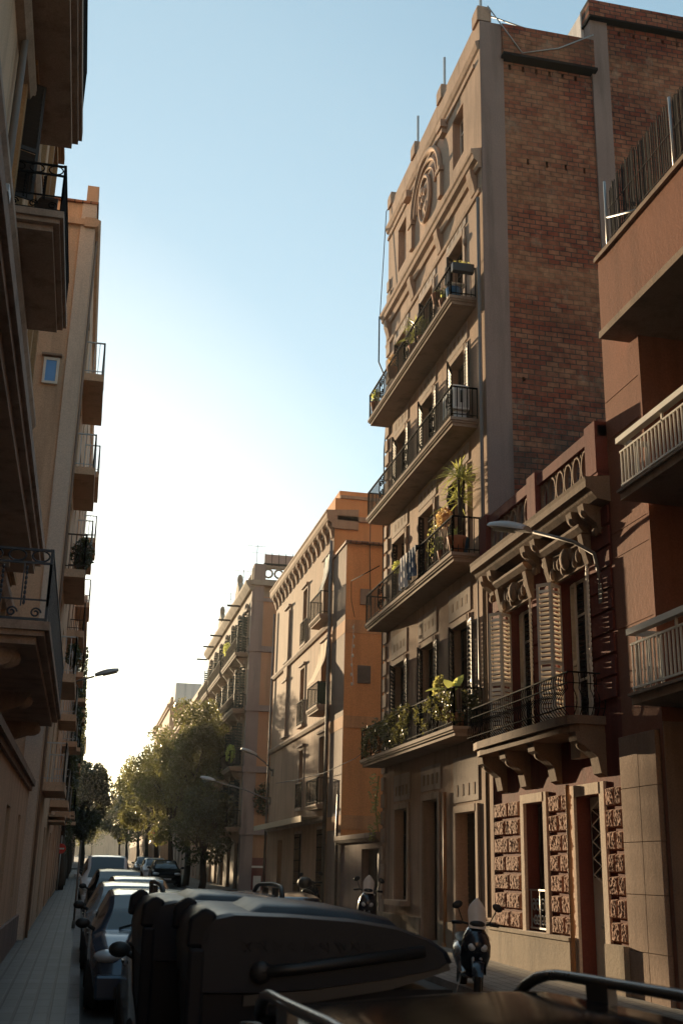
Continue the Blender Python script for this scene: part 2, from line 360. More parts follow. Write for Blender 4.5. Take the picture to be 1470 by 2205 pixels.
def window(parent, X, ya, yb, za, zb, dep=.22, frame='darkwood', glass='glass', leaves=2, transoms=(.72,), name='window'):
    s = 1 if dep > 0 else -1
    x = X + dep - s*.06; f = MB(); t = .055
    f.box(x, x+s*.06, ya, ya+t, za, zb); f.box(x, x+s*.06, yb-t, yb, za, zb)
    f.box(x, x+s*.06, ya+t, yb-t, za, za+t*1.6); f.box(x, x+s*.06, ya+t, yb-t, zb-t, zb)
    for k in range(1, leaves):
        y = ya + (yb-ya)*k/leaves; f.box(x-s*.01, x+s*.055, y-.045, y+.045, za+t*1.6, zb-t)
    for q in transoms:
        z = za + (zb-za)*q; f.box(x+s*.004, x+s*.05, ya+t, yb-t, z-.02, z+.02)
    w = f.build(name, T[frame], parent)
    MB().box(x+s*.025, x+s*.035, ya+.02, yb-.02, za+.02, zb-.02).build('pane', T[glass], w)
    return w
def doorway(parent, X, ya, yb, za, zb, dep=.3, mat='door', panels=3, name='door'):
    s = 1 if dep > 0 else -1; x = X + dep; d = MB(); d.box(x, x+s*.05, ya, yb, za, zb)
    ym = (ya+yb)/2
    for (a, b) in ((ya+.06, ym-.03), (ym+.03, yb-.06)):
        for k in range(panels):
            h = (zb-za-.1)/panels; d.box(x-s*.022, x, a+.05, b-.05, za+.08+k*h, za+h*(k+1)-.02)
    o = d.build(name, T[mat], parent); h = MB(); h.ell((x-s*.05, ym+.1, za+1.0), (.03,.03,.03), nu=8, nv=5); h.build('handle', T['galv'], o); return o
def surround(mb, X, ya, yb, za, zb, w=.16, out=.05, sill=True, s=-1):
    mb.box(X-.002*s, X+s*out, ya-w, ya, za, zb+w); mb.box(X-.002*s, X+s*out, yb, yb+w, za, zb+w); mb.box(X-.002*s, X+s*(out+.01), ya, yb, zb, zb+w)
    if sill: mb.box(X-.002*s, X+s*(out+.08), ya-w, yb+w, za-.1, za)
def leaf(mb, x, y, ang, w, z0, z1, slats=26, t=.035):
    """one louvred shutter leaf hinged at (x, y); ang is the direction it points in, in plan"""
    m = Matrix.Rotation(ang, 3, 'Z'); d = m @ Vector((1,0,0))
    def ob(u0, u1, za, zb, th): mb.obox((x + d.x*(u0+u1)/2, y + d.y*(u0+u1)/2, (za+zb)/2), (u1-u0, th, zb-za), m)
    ob(0, .05, z0, z1, t); ob(w-.05, w, z0, z1, t); ob(.05, w-.05, z0, z0+.09, t); ob(.05, w-.05, z1-.06, z1, t)
    zm = z0 + (z1-z0)*.42; ob(.05, w-.05, zm-.035, zm+.035, t); n = slats; h = (z1-z0)/n
    mt = m @ Matrix.Rotation(R(38), 3, 'X')
    for k in range(n):
        z = z0 + .1 + k*h
        if z > z1-.09 or abs(z-zm) < .05: continue
        mb.obox((x + d.x*w/2, y + d.y*w/2, z), (w-.1, .012, h*1.02), mt)
def ring(mb, c, r, u, v, tr=.012, n=14, seg=4, a0=0.0, a1=2*math.pi):
    c, u, v = Vector(c), Vector(u), Vector(v); full = abs(a1-a0) > 6.2
    k = n if full else n+1
    mb.tube([c + u*r*math.cos(a0+(a1-a0)*i/n) + v*r*math.sin(a0+(a1-a0)*i/n) for i in range(k)], tr, seg, closed=full)
def scroll(mb, c, r, u, v, flip=1, tr=.011, turns=1.4, n=18):
    c, u, v = Vector(c), Vector(u), Vector(v)
    mb.tube([c + u*flip*(r*(1-.75*i/n))*math.cos(2*math.pi*turns*i/n) + v*(r*(1-.75*i/n))*math.sin(2*math.pi*turns*i/n) for i in range(n+1)], tr, 4)
def rail_run(mb, p0, p1, z0, z1, sp=.12, b=.016, top=.045, orn=None, low=.09):
    p0, p1 = Vector((*p0,0)), Vector((*p1,0)); d = p1-p0; L = d.length; d.normalize(); m = Matrix.Rotation(math.atan2(d.y, d.x), 3, 'Z')
    mid = (p0+p1)/2
    mb.obox((mid.x, mid.y, z1-.015), (L+top, top, .03), m); mb.obox((mid.x, mid.y, z0+low), (L, .022, .02), m)
    n = max(1, round(L/sp))
    for k in range(n+1):
        p = p0 + d*(L*k/n)
        if orn and any(abs(L*k/n - q) < .26 for q in orn) : continue
        e = .035 if k in (0, n) else b
        mb.obox((p.x, p.y, (z0+z1-.03)/2), (e, e, z1-z0-.03), m)
    for q in orn or ():
        c = p0 + d*q; zc = (z0+z1)/2 + .03; h = (z1-z0)*.42
        ring(mb, (c.x, c.y, zc), 1.0, d*.22, Vector((0,0,h)), .013, 20)
        for f in (1, -1):
            scroll(mb, (c.x + d.x*.08*f, c.y + d.y*.08*f, zc+h*.4), .1, d, Vector((0,0,1)), f); scroll(mb, (c.x + d.x*.08*f, c.y + d.y*.08*f, zc-h*.4), .1, d, Vector((0,0,-1)), f)
        for f in (-.26, .26): mb.obox((c.x+d.x*f, c.y+d.y*f, (z0+z1)/2), (b, b, z1-z0-.03), m)
        mb.obox((c.x, c.y, zc), (.014, .014, h*1.9), m)
def balcony(parent, Xw, Xo, y0, y1, zb, th, zr, slab='slab', iron='iron', sp=.115, orn=None, s=-1, ends=(1, 1), name='balcony', two=True, label=None):
    """slab with a stepped edge from the wall at Xw out to Xo; the railing is its child"""
    m = MB()
    if two:
        m.box(Xw, Xo-s*.07, y0+.07, y1-.07, zb, zb+th*.4); m.box(Xw, Xo-s*.03, y0+.03, y1-.03, zb+th*.4, zb+th*.62); m.box(Xw, Xo, y0, y1, zb+th*.62, zb+th)
    else: m.box(Xw, Xo, y0, y1, zb, zb+th)
    o = m.build(name, T[slab], parent)
    if label: o['label'] = label
    r_ = MB(); xr = Xo - s*.05; ya, yb_ = y0+.05, y1-.05; z0 = zb+th
    rail_run(r_, (xr, ya), (xr, yb_), z0, zr, sp, orn=orn)
    if ends[0]: rail_run(r_, (xr, ya), (Xw, ya), z0, zr, sp)
    if ends[1]: rail_run(r_, (xr, yb_), (Xw, yb_), z0, zr, sp)
    r_.build('railing', T[iron], o)
    return o
def profile(mb, pts, y0, y1): return mb.prism(pts, 'y', y0, y1)
def leaves(mb, c, rad, n, size, flat=.0, shell=.5):
    c = Vector(c)
    for _ in range(n):
        while True:
            p = Vector((random.uniform(-1,1), random.uniform(-1,1), random.uniform(-1,1)))
            if shell**2 < p.length_squared <= 1: break
        p = Vector((p.x*rad[0], p.y*rad[1], p.z*rad[2])) + c
        a = Vector((random.gauss(0,1), random.gauss(0,1), random.gauss(0,1)*(1-flat))).normalized()
        b = a.cross(Vector((random.gauss(0,1), random.gauss(0,1), random.gauss(0,1)))).normalized()
        s_ = size * random.uniform(.6, 1.3); b = b * .55
        mb.add([p - a*s_*.5, p + b*s_*.5, p + a*s_*.5, p - b*s_*.5], [(0,1,2,3)])
def blade(mb, base, dr, L, w, droop=.35, n=5):
    base, dr = Vector(base), Vector(dr).normalized(); side = dr.cross(Vector((0,0,1)))
    side = side.normalized() if side.length > .01 else Vector((1,0,0)); pts = []
    for i in range(n+1):
        t = i/n; p = base + dr*L*t + Vector((0,0,-droop*L*t*t)); ww = w*math.sin(math.pi*min(1, .15+.85*t))*.5 if i < n else .002
        pts.append((p - side*ww, p + side*ww))
    for i in range(n): mb.quad(pts[i][0], pts[i][1], pts[i+1][1], pts[i+1][0])
def building(name, label, loc, group=None): return thing(name, label, 'building', loc, 0, group)

# ---------------------------------------------------------------- the ground
def sheet(name, x0, x1, y0, y1, dz, mat, ny=8, sub=1):
    mb = MB(); rows = [[(x0, y0+(y1-y0)*i/ny, G(y0+(y1-y0)*i/ny)+dz), (x1, y0+(y1-y0)*i/ny, G(y0+(y1-y0)*i/ny)+dz)] for i in range(ny+1)]
    mb.grid(rows, False); return struct(mb.build(name, T[mat]))
XL, XR = -1.2, 8.1
sheet('ground', -900, 900, -120, 1800, -.05, 'asphalt')
sheet('road', .15, 5.9, -40, 420, 0.0, 'asphalt', 20)
def pavement(name, x0, x1, y0, y1, mat):
    mb = MB(); n = 14; ys = [y0+(y1-y0)*i/n for i in range(n+1)]
    mb.grid([[(x0,y,G(y)-.1), (x0,y,G(y)+.12), (x1,y,G(y)+.12), (x1,y,G(y)-.1)] for y in ys], False)
    return struct(mb.build(name, T[mat]))
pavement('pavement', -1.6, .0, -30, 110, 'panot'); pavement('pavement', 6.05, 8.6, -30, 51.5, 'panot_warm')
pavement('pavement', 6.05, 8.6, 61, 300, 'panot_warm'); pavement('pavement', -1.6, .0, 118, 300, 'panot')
pavement('kerb', 0.0, .15, -30, 110, 'kerb'); pavement('kerb', 5.9, 6.05, -30, 51.5, 'kerb'); pavement('kerb', 5.9, 6.05, 61, 300, 'kerb'); pavement('kerb', 0.0, .15, 118, 300, 'kerb')

# ---------------------------------------------------------------- tall beige apartment house with the brick party wall
bb = building('apartment_building', 'tall beige apartment house with bare brick party wall and four long iron balconies', (8.1, 26.9, .37))
bays = [(23.8, 25.0), (26.4, 27.6), (29.1, 30.3)]
floors = [(5.0, 7.5), (8.9, 11.1), (12.1, 14.25), (15.25, 17.45)]
ops = [(a, b, za, zb) for a, b in bays for za, zb in floors] + [(23.75, 24.65, 19.9, 21.4), (29.3, 30.2, 19.9, 21.4)]
ops += [(28.75, 29.95, 1.35, 3.6), (26.1, 27.35, .35, 3.7), (23.4, 24.75, .35, 3.3)]
wall(MB(), 'x', 8.1, 22.4, 31.4, -.2, 22.9, ops, .28).build('wall', T['beige'], bb)
m = MB(); m.box(8.45, 16, 22.9, 31.35, -.2, 22.2); m.box(8.12, 8.45, 31.3, 31.398, -.2, 22.85); m.box(11.16, 16, 22.9, 27, 22.2, 24.0); m.build('rear_wall', T['grey_render'], bb)
m = MB(); m.box(8.104, 8.72, 22.37, 22.9, -.2, 22.86); m.cut().box(11.14, 11.62, 22.34, 22.9, 5, 23.55); m.build_split('corner_pilaster', T['grey_render'], bb)
hs = [(8.86 + .36*k, 8.93 + .36*k, 21.52, 21.68) for k in range(6)] + [(9.28 + .5*k, 9.34 + .5*k, 18.78, 18.95) for k in range(4)] + [(9.0, 9.07, 12.9, 13.0)]
m = MB(); wall(m, 'y', 22.40, 8.7, 11.16, 5, 21.75, hs, .2, back=True); wall(m, 'y', 22.40, 11.6, 16, 5, 23.5, [(11.95+.42*k, 12.03+.42*k, 23.2, 23.34) for k in range(8)], .2, back=True)
m.build('party_wall', T['brick'], bb)
m = MB(); m.box(8.68, 11.2, 22.30, 22.7, 21.88, 22.84); m.box(11.1, 16, 22.28, 22.8, 23.56, 24.12); m.build('brick_parapet', T['brick'], bb)
m = MB(); m.box(8.66, 11.22, 22.18, 22.72, 21.8, 21.878); m.box(11.08, 16, 22.2, 22.8, 23.5, 23.558); m.build('drip_ledge', T['iron'], bb)
MB().box(11.06, 11.15, 22.72, 26.5, 22.3, 24.0).build('stair_head_wall', T['whitewall'], bb)
# main cornice with consoles, upper mouldings, parapet
m = MB()
profile(m, [(8.1,18.5),(8.03,18.52),(8.0,18.68),(7.9,18.74),(7.88,18.86),(7.84,18.9),(7.83,19.0),(8.1,19.08)], 22.42, 31.45)
profile(m, [(8.1,17.84),(8.05,17.86),(8.03,17.95),(8.1,18.0)], 22.5, 31.45); profile(m, [(8.1,22.02),(8.05,22.06),(8.0,22.2),(8.0,22.27),(8.1,22.32)], 22.45, 31.5)
profile(m, [(8.1,21.72),(8.05,21.74),(8.05,21.84),(8.1,21.86)], 22.8, 31.4)
k_ = MB()
for y in (22.75, 25.55, 28.2, 30.95): k_.cut(); profile(k_, [(8.1,18.0),(8.03,18.02),(8.0,18.2),(7.93,18.45),(7.91,18.66),(8.1,18.66)], y, y+.3)
m.build('cornice', T['beige'], bb); k_.build_split('console', T['beige'], bb)
m = MB()
for y in (22.38, 25.5, 28.2, 30.98): m.box(8.04, 8.42, y, y+.42, 22.9, 23.28); m.box(8.06, 8.4, y+.02, y+.4, 23.28, 23.36)
m.box(8.1, 8.4, 22.42, 31.38, 22.9, 23.02); m.build('parapet', T['beige'], bb)
m = MB()
cy, cz = 27.05, 20.55
for rr, tr in ((1.42, .085), (1.15, .05), (.9, .035)): ring(m, (8.06, cy, cz), rr, (0,1,0), (0,0,1), tr, 22, 6, 0.0, math.pi)
for y in (cy-1.42, cy+1.42): m.box(8.0, 8.14, y-.13, y+.13, 19.7, cz); m.box(7.96, 8.14, y-.2, y+.2, cz-.08, cz+.06)
m.box(7.9, 8.14, cy-1.95, cy-1.55, 21.62, 21.85); m.box(7.95, 8.14, cy-1.9, cy-1.6, 21.45, 21.62); m.box(7.9, 8.14, cy+1.55, cy+1.95, 21.62, 21.85)
m.ell((8.06, cy, 20.55), (.05,.42,.62)); ring(m, (8.03, cy, 20.55), 1.0, (0,.5,0), (0,0,.72), .06, 20, 6)
for k in range(7): m.ell((8.0, cy + .28*math.cos(k), 20.5 + .42*math.sin(k*1.3)), (.05,.11,.12), nu=8, nv=6)
m.build('arched_relief', T['beige'], bb)
# stone surrounds, friezes, quoins
m = MB(); p = MB(); dk = MB()
for fi, (za, zb) in enumerate(floors):
    for a, b in bays:
        m.cut(); surround(m, 8.1, a, b, za, zb, .14, .045, False)
        zt = zb+.2; ztop = (8.35, 11.75, 14.92, 17.9)[fi]
        p.box(8.102, 8.075, a-.2, b+.2, zt, ztop)
        for k in range(4):
            y = a + .1 + (b-a-.2)*k/3; dk.cut().box(8.07, 8.08, y-.07, y+.07, zt+(ztop-zt)*.3, zt+(ztop-zt)*.3+.2)
        dk.cut(); p.cut()
        for y in (a-.14, b+.14): m.ell((8.06, y, zb-.3), (.05,.07,.12), nu=8, nv=6)
for a, b, za, zb in ((28.75, 29.95, 1.35, 3.6), (26.1, 27.35, .35, 3.7), (23.4, 24.75, .35, 3.3)):
    m.cut(); surround(m, 8.1, a, b, za, zb, .15, .05, False); p.cut(); dk.cut(); p.box(8.102, 8.075, a-.18, b+.18, zb+.22, 4.5)
    for k in range(4):
        y = a + .1 + (b-a-.2)*k/3; dk.cut().box(8.065, 8.08, y-.06, y+.06, zb+.35, zb+.6)
MB().box(7.84, 8.1, 28.55, 30.15, 1.22, 1.345).build('window_sill', T['stone'], bb)
m.build_split('window_surround', T['stone'], bb); p.build_split('frieze_panel', T['tilepanel'], bb); dk.build_split('frieze_ornament', T['brown'], bb)
m = MB()
for k in range(46):
    z = .5 + k*.46
    if z > 20: break
    w = .42 if k % 2 else .28
    m.box(8.05, 8.102, 31.4-w, 31.41, z, z+.36)
m.build('quoins', T['stone'], bb)
m = MB(); m.box(8.02, 8.1, 27.5, 31.39, -.1, 1.0); m.cut().box(8.02, 8.1, 24.9, 26.0, -.1, 1.0); m.cut().box(7.98, 8.1, 22.38, 23.25, -.1, 1.12); m.build_split('plinth', T['plinth'], bb)
for za, zb in floors:
    for a, b in bays:
        w = window(bb, 8.1, a, b, za, zb, .27)
        sh = MB()
        if za < 8 or 12 < za < 13:
            leaf(sh, 8.12, b-.02, R(180 + 62), .58, za+.05, zb-.05, 24); sh.cut(); leaf(sh, 8.08, a-.02, R(180 + 80), .5, za+.05, zb-.05, 24)
        else:
            leaf(sh, 8.16, b-.03, R(180+30), .2, za+.05, zb-.05, 24)
        sh.build_split('shutter', T['darkwood'], w)
for a, b in ((23.75, 24.65), (29.3, 30.2)): window(bb, 8.1, a, b, 19.9, 21.4, .27, 'whitewood')
window(bb, 8.1, 28.75, 29.95, 1.35, 3.6, .27); doorway(bb, 8.1, 26.1, 27.35, .35, 3.7, .35)
m = MB()
for k in range(26): m.box(8.34, 8.37, 23.4, 24.75, .37 + k*.115, .37 + k*.115 + .10)
m.box(8.365, 8.38, 23.4, 24.75, .35, 3.3)
m.build('roller_shutter', T['darkwood'], bb)
for zb_, zr, orn in ((15.0, 16.02, (1.5, 4.0, 6.6)), (11.86, 12.85, (1.6, 4.05, 6.5)), (8.62, 9.68, (1.6, 4.05, 6.5)), (4.8, 5.84, (1.3, 2.6, 4.2, 5.6, 7.0))):
    balcony(bb, 8.1, 7.42, 22.92, 31.1 if zb_ > 5 else 31.4, zb_, .2, zr, orn=orn, iron='iron')
m = MB(); m.tube([(8.03, 22.52, 1.2), (8.03, 22.52, 17.7)], .045, 8); m.cut(); m.tube([(8.02, 22.9, 4.9), (8.02, 22.9, 8.2)], .02, 6); m.build_split('downpipe', T['greypipe'], bb)
m = MB(); m.tube([(8.03, 25.45, .5), (8.03, 25.45, 3.8)], .045, 8); m.box(7.98, 8.06, 25.35, 25.55, .3, .55); m.build('gas_pipe', T['pipe'], bb)
m = MB()
for y, h in ((22.6, 2.2), (25.7, 1.15), (28.42, 1.15)): m.cut().box(8.2, 8.26, y, y+.06, 22.95, 23.3+h)
m.build_split('roof_post', T['galv'], bb)
m = MB(); m.tube([(8.5, 31.46, 19.4), (8.2, 31.52, 16.8), (8.05, 31.5, 14.4), (8.05, 31.46, 8), (8.05, 31.45, 5.5)], .02, 5); m.tube([(7.84, 31.5, 19.0), (7.84, 31.5, 17.4), (8.06, 31.43, 16.8)], .025, 5)
m.tube([(8.2, 31.45, 23.3), (8.03, 31.5, 22.9), (7.86, 31.5, 19.0)], .015, 5)
tag(m.build('cable', T['wire']), 'loose dark cables hanging down the far edge of the tall beige house', 'cable')
m = MB(); m.tube([(8.1, 22.5, 23.25), (9.4, 22.45, 22.95), (11.2, 22.4, 22.75)], .02, 5); m.tube([(8.3, 22.3, 23.3), (9.2, 22.28, 22.0), (10.2, 22.28, 22.35), (11.2, 22.3, 23.0)], .018, 5)
tag(m.build('cable', T['galv']), 'thin cables strung along the top of the brick party wall', 'cable')

# ---------------------------------------------------------------- two-storey dark red house
rd = building('red_house', 'two storey dark red house with white louvred shutters, bowed balcony and heavy bracketed cornice', (8.1, 19.4, .27))
ops = [(20.05, 21.2, 4.55, 7.1), (17.45, 18.65, 4.55, 7.1), (19.65, 20.6, 1.06, 3.3), (17.3, 18.3, .25, 3.3)]
wall(MB(), 'x', 8.1, 16.45, 22.4, -.2, 8.05, ops, .3).build('wall', T['red'], rd)
MB().box(8.5, 14, 16.45, 22.38, -.2, 8.2).build('rear_wall', T['red'], rd)
m = MB()
for a, b in ((16.5, 17.3), (18.8, 19.9), (21.35, 22.35)):        # horizontal rustication on the upper storey
    for k in range(9): z = 4.75 + k*.36; m.box(8.06, 8.1, a, b, z, z+.32)
    m.cut()
m.build_split('rusticated_courses', T['red'], rd, bevel=.012)
m = MB(); rng = random.Random(3)
for a, b in ((18.42, 19.42), (20.85, 22.25), (16.5, 17.08)):
    k = 0; z = 1.06
    while z < 3.1:
        cuts = [a, a + (b-a)*(.55 if k % 2 else .42), b]
        for i in range(2):
            y0, y1 = cuts[i]+.018, cuts[i+1]-.018; n = 16; rows = []; tl = (rng.uniform(-.012,.012), rng.uniform(-.012,.012)); tx = rng.uniform(0, 50)
            for r_ in range(13):
                row = []
                for c_ in range(n+1):
                    u, v = c_/n*2-1, r_/12*2-1; edge = max(abs(u), abs(v)); boss = .052*min(1, (1-edge)/.14)**.6 if edge < 1 else 0
                    pv_ = Vector((tx + u*(y1-y0)*9, v*2.6, z*3)); q = .016*noise.noise(pv_*1.3) + .010*abs(noise.noise(pv_*3.1))
                    row.append((8.1 - .008 - (0 if edge >= 1 else boss + q*min(1, (1-edge)/.2) + tl[0]*u*(1-edge) + tl[1]*v*(1-edge)), y0+(y1-y0)*c_/n, z+.015+.285*r_/12))
                rows.append(row)
            m.grid(rows, False)
        z += .335; k += 1
    m.cut()
m.build_split('rough_stone_blocks', T['red_rock'], rd)
m = MB(); m.box(7.94, 8.1, 18.42, 22.38, -.1, 1.0); m.box(7.91, 8.1, 18.4, 22.38, 1.0, 1.055); m.cut().box(7.96, 8.1, 16.5, 17.15, -.1, 1.04); m.build_split('plinth', T['plinth'], rd)
m = MB(); surround(m, 8.1, 19.65, 20.6, 1.06, 3.3, .16, .06); m.cut(); surround(m, 8.1, 17.3, 18.3, .25, 3.3, .18, .05, False); m.box(8.1, 8.38, 17.31, 17.36, .3, 3.3); m.build_split('stone_surround', T['offwhite'], rd)
w = window(rd, 8.1, 19.65, 20.6, 1.06, 3.3, .29, 'darkwood', leaves=1, transoms=())
g = MB(); g.box(8.12, 8.16, 19.67, 20.58, 1.75, 1.78); g.box(8.12, 8.16, 19.67, 20.58, 1.1, 1.13)
for f in (1, -1):
    for q in (.12, .3): scroll(g, (8.14, 20.125 + f*q, 1.5), .13, (0,1,0), (0,0,1), f, .013); scroll(g, (8.14, 20.125 + f*q*.8, 1.27), .1, (0,1,0), (0,0,-1), f, .013)
    g.box(8.13, 8.15, 20.125+f*.43-.01, 20.125+f*.43+.01, 1.1, 1.75)
g.tube([(8.14, 20.125, 1.12), (8.14, 20.125, 1.75)], .014, 5); g.build('window_grille', T['galv'], w)
d = doorway(rd, 8.1, 17.3, 18.3, .25, 3.3, .25, 'whitewood', 2)
g = MB(); g.box(8.30, 8.32, 17.45, 18.15, 2.0, 3.1); g.build('pane', T['glass'], d)
g = MB()
for k in range(5): z = 2.05 + k*.26; g.tube([(8.28, 17.5, z), (8.28, 17.8, z+.13), (8.28, 18.1, z)], .012, 4); g.tube([(8.28, 17.5, z), (8.28, 17.8, z-.13), (8.28, 18.1, z)], .012, 4)
g.build('door_grille', T['whitemetal'], d)
for a, b in ((20.05, 21.2), (17.45, 18.65)):
    w = window(rd, 8.1, a, b, 4.55, 7.1, .28, 'whitewood', leaves=2, transoms=(.3, .75))
    for xh, yh, an, wd in ((8.1, b-.01, 215, .33), (7.84, b-.22, 128, .30), (8.08, a-.01, 246, .36), (8.3, b-.03, 262, .3)):
        s1 = MB(); leaf(s1, xh, yh, R(an), wd, 4.58, 7.06, 30); s1.build('shutter', T['whitewood'], w)
    h = MB(); yc = (a+b)/2
    profile(h, [(8.1,7.62),(7.92,7.66),(7.84,7.74),(7.84,7.79),(8.1,7.83)], a-.28, b+.28); h.box(8.03, 8.1, a-.12, b+.12, 7.12, 7.62)
    for k in range(9):
        y = a-.05+(b-a+.1)*k/8; h.ell((8.0, y, 7.36+.09*math.cos(k*1.9)), (.06,.09,.13), nu=8, nv=6)
    for y in (a-.2, b+.2): h.prism([(8.1,7.05),(8.0,7.1),(7.93,7.35),(7.88,7.62),(8.1,7.62)], 'y', y-.08, y+.08)
    h.ell((7.97, yc, 7.4), (.1,.16,.2), nu=10, nv=8); h.build('window_hood', T['ochre_stone'], rd)
m = MB()
profile(m, [(8.1,7.98),(7.86,8.02),(7.78,8.1),(7.74,8.16),(7.66,8.2),(7.66,8.32),(7.64,8.38),(8.1,8.44)], 16.42, 22.36)
m.build('cornice', T['ochre_stone'], rd); m = MB()
for y in (16.75, 17.25, 18.95, 19.45, 21.35, 21.85):
    m.cut(); profile(m, [(8.1,7.5),(8.02,7.52),(7.98,7.7),(7.84,7.8),(7.76,7.9),(7.74,8.02),(8.1,8.02)], y, y+.22); m.ell((7.84, y+.11, 7.89), (.10,.12,.09), nu=10, nv=6); m.ell((8.0, y+.11, 7.56), (.05,.11,.08), nu=10, nv=6)
m.build_split('bracket', T['ochre_stone'], rd); m = MB()
for y in (18.25, 20.6): ring(m, (8.07, y, 7.62), .13, (0,1,0), (0,0,1), .04, 14, 6); m.cut()
m.build_split('roundel', T['ochre_stone'], rd)
m = MB(); m.box(7.9, 8.15, 16.45, 22.36, 8.44, 8.52); m.box(7.93, 8.12, 16.45, 22.36, 9.15, 9.36)
for y in (16.45, 19.15, 21.95): m.box(7.88, 8.16, y, y+.42, 8.5, 9.42)
m.build('parapet', T['red'], rd)
m = MB()
for a, b in ((16.9, 19.12), (19.6, 21.92)):
    n = 6
    for k in range(n):
        y = a + (b-a)*(k+.5)/n; ring(m, (8.02, y, 8.83), .22, (0,.75,0), (0,0,1.3), .045, 16, 6)
    for k in range(n+1): m.tube([(8.02, a+(b-a)*k/n, 8.5), (8.02, a+(b-a)*k/n, 9.15)], .035, 6)
    m.cut()
m.build_split('balustrade', T['ochre_stone'], rd)
# bowed balcony
m = MB(); y0, y1 = 17.0, 21.9
m.prism([(8.1,y0),(7.6,y0),(7.48,y0+.12),(7.42,y0+.5),(7.40,(y0+y1)/2),(7.42,y1-.5),(7.48,y1-.12),(7.6,y1),(8.1,y1)], 'z', 4.36, 4.5)
m.prism([(8.1,y0+.06),(7.66,y0+.06),(7.54,y0+.18),(7.48,y0+.5),(7.48,y1-.5),(7.54,y1-.18),(7.66,y1-.06),(8.1,y1-.06)], 'z', 4.24, 4.36)
bo = m.build('balcony', T['ochre_stone'], rd)
k_ = MB()
for y in (17.05, 18.85, 20.3, 21.55):
    k_.prism([(8.1,3.55),(8.0,3.6),(7.95,3.85),(7.75,4.0),(7.6,4.1),(7.58,4.24),(8.1,4.24)], 'y', y, y+.3); k_.ell((7.8, y+.15, 4.06), (.15,.16,.12), nu=10, nv=6); k_.cut()
k_.build_split('bracket', T['ochre_stone'], bo)
g = MB(); per = [(8.08,y0+.06),(7.56,y0+.06)] ; per = []
n = 44
for k in range(n+1): per.append((7.50, y0+.1+(y1-y0-.2)*k/n, (-1,0)))
for k in range(6): per.append((7.58+.5*k/5, y0+.07, (0,-1))); per.append((7.58+.5*k/5, y1-.07, (0,1)))
for x, y, (nx, ny) in per:
    pts = []
    for q in range(9):
        t = q/8; o_ = .13*math.sin(math.pi*min(1, t/.62))*(1 if t < .62 else 0) + .03*math.sin(math.pi*max(0, (t-.62)/.38))
        pts.append((x+nx*o_, y+ny*o_, 4.5+.7*t))
    g.tube(pts, .009, 4)
for z, o_ in ((5.2, .01), (5.02, .03), (4.62, .09)):
    h_ = .022 if z > 5.1 else .012
    g.box(7.5-o_-.015, 7.5-o_+.02, y0+.07-o_, y1-.07+o_, z-h_/2, z+h_/2); g.box(7.5-o_, 8.09, y0+.07-o_-.015, y0+.07-o_+.015, z-h_/2, z+h_/2); g.box(7.5-o_, 8.09, y1-.07+o_-.015, y1-.07+o_+.015, z-h_/2, z+h_/2)
g.build('railing', T['iron'], bo)
m = MB(); m.tube([(7.98, 18.38, .3), (7.98, 18.38, 3.5)], .04, 8); m.build('downpipe', T['pipe'], rd)
m = MB(); m.box(7.95, 8.1, 17.72, 18.1, 3.9, 4.2); m.build('meter_box', T['offwhite'], rd)

# ---------------------------------------------------------------- terracotta-coloured modern block at the right edge
pk = building('modern_block', 'terracotta coloured modern block with deep loggias and white barred balconies', (8.1, 9, .13))
m = MB(); wall(m, 'x', 8.1, 15.25, 16.45, 4.1, 12.4); m.box(8.102, 8.4, 16.44, 16.452, 8, 12.4)
for z in (5.8, 6.98, 7.4, 9.05, 9.75): m.box(8.09, 8.1, 15.25, 16.45, z, z+.006)
m.box(8.1, 9.7, 15.15, 15.25, -.2, 12.4); m.build('wall', T['salmon'], pk)
m = MB(); wall(m, 'x', 9.6, -6, 15.2, -.2, 13, [(11.6, 14.4, 7.65, 9.9), (11.6, 14.4, 4.55, 6.9), (6, 9, 7.65, 9.9), (6, 9, 4.55, 6.9)], .2); m.build('loggia_wall', T['salmon'], pk)
MB().box(9.9, 16, -6, 16.4, -.2, 12.0).build('rear_wall', T['salmon'], pk)
for a, b in ((11.6, 14.4), (6, 9)):
    for z in (4.55, 7.65): window(pk, 9.6, a, b, z, z+2.3, .18, 'whitemetal')
m = MB(); m.box(7.6, 8.12, -6, 15.42, 10.55, 11.84); m.box(8.1, 9.6, -6, 15.42, 10.5, 10.9); m.build('roof_box', T['salmon'], pk)
m = MB(); m.box(7.54, 8.3, -6, 15.46, 11.84, 11.92); m.box(7.56, 9.59, -6, 15.44, 10.43, 10.55); m.build('concrete_edge', T['slab'], pk)
m = MB(); rng = random.Random(5)
y = 15.2
while y > 3:
    top = 13.3 - .4*max(0, y-14.7) + rng.uniform(-.05, .05); x = 7.75 + rng.uniform(-.012, .012); m.add([(x, y, 11.93), (x-.006, y-.016, 11.93), (x, y-.033, 11.93), (x+.01, y-.016, 11.93), (x, y, top), (x-.006, y-.016, top), (x, y-.033, top), (x+.01, y-.016, top)], [(0,1,5,4), (1,2,6,5), (2,3,7,6), (3,0,4,7), (4,5,6,7)]); y -= .031
for z in (12.2, 12.75): m.box(7.728, 7.736, 3, 15.2, z, z+.012)
m.build('brush_fence', T['reed'], pk)
m = MB()
for y in (15.15, 12.9, 10.6, 8.3): m.tube([(7.66, y, 11.9), (7.66, y, 13.25)], .022, 6); m.cut()
m.tube([(7.66, 15.15, 12.55), (7.66, 13.9, 11.95)], .018, 6); m.build_split('fence_post', T['galv'], pk)
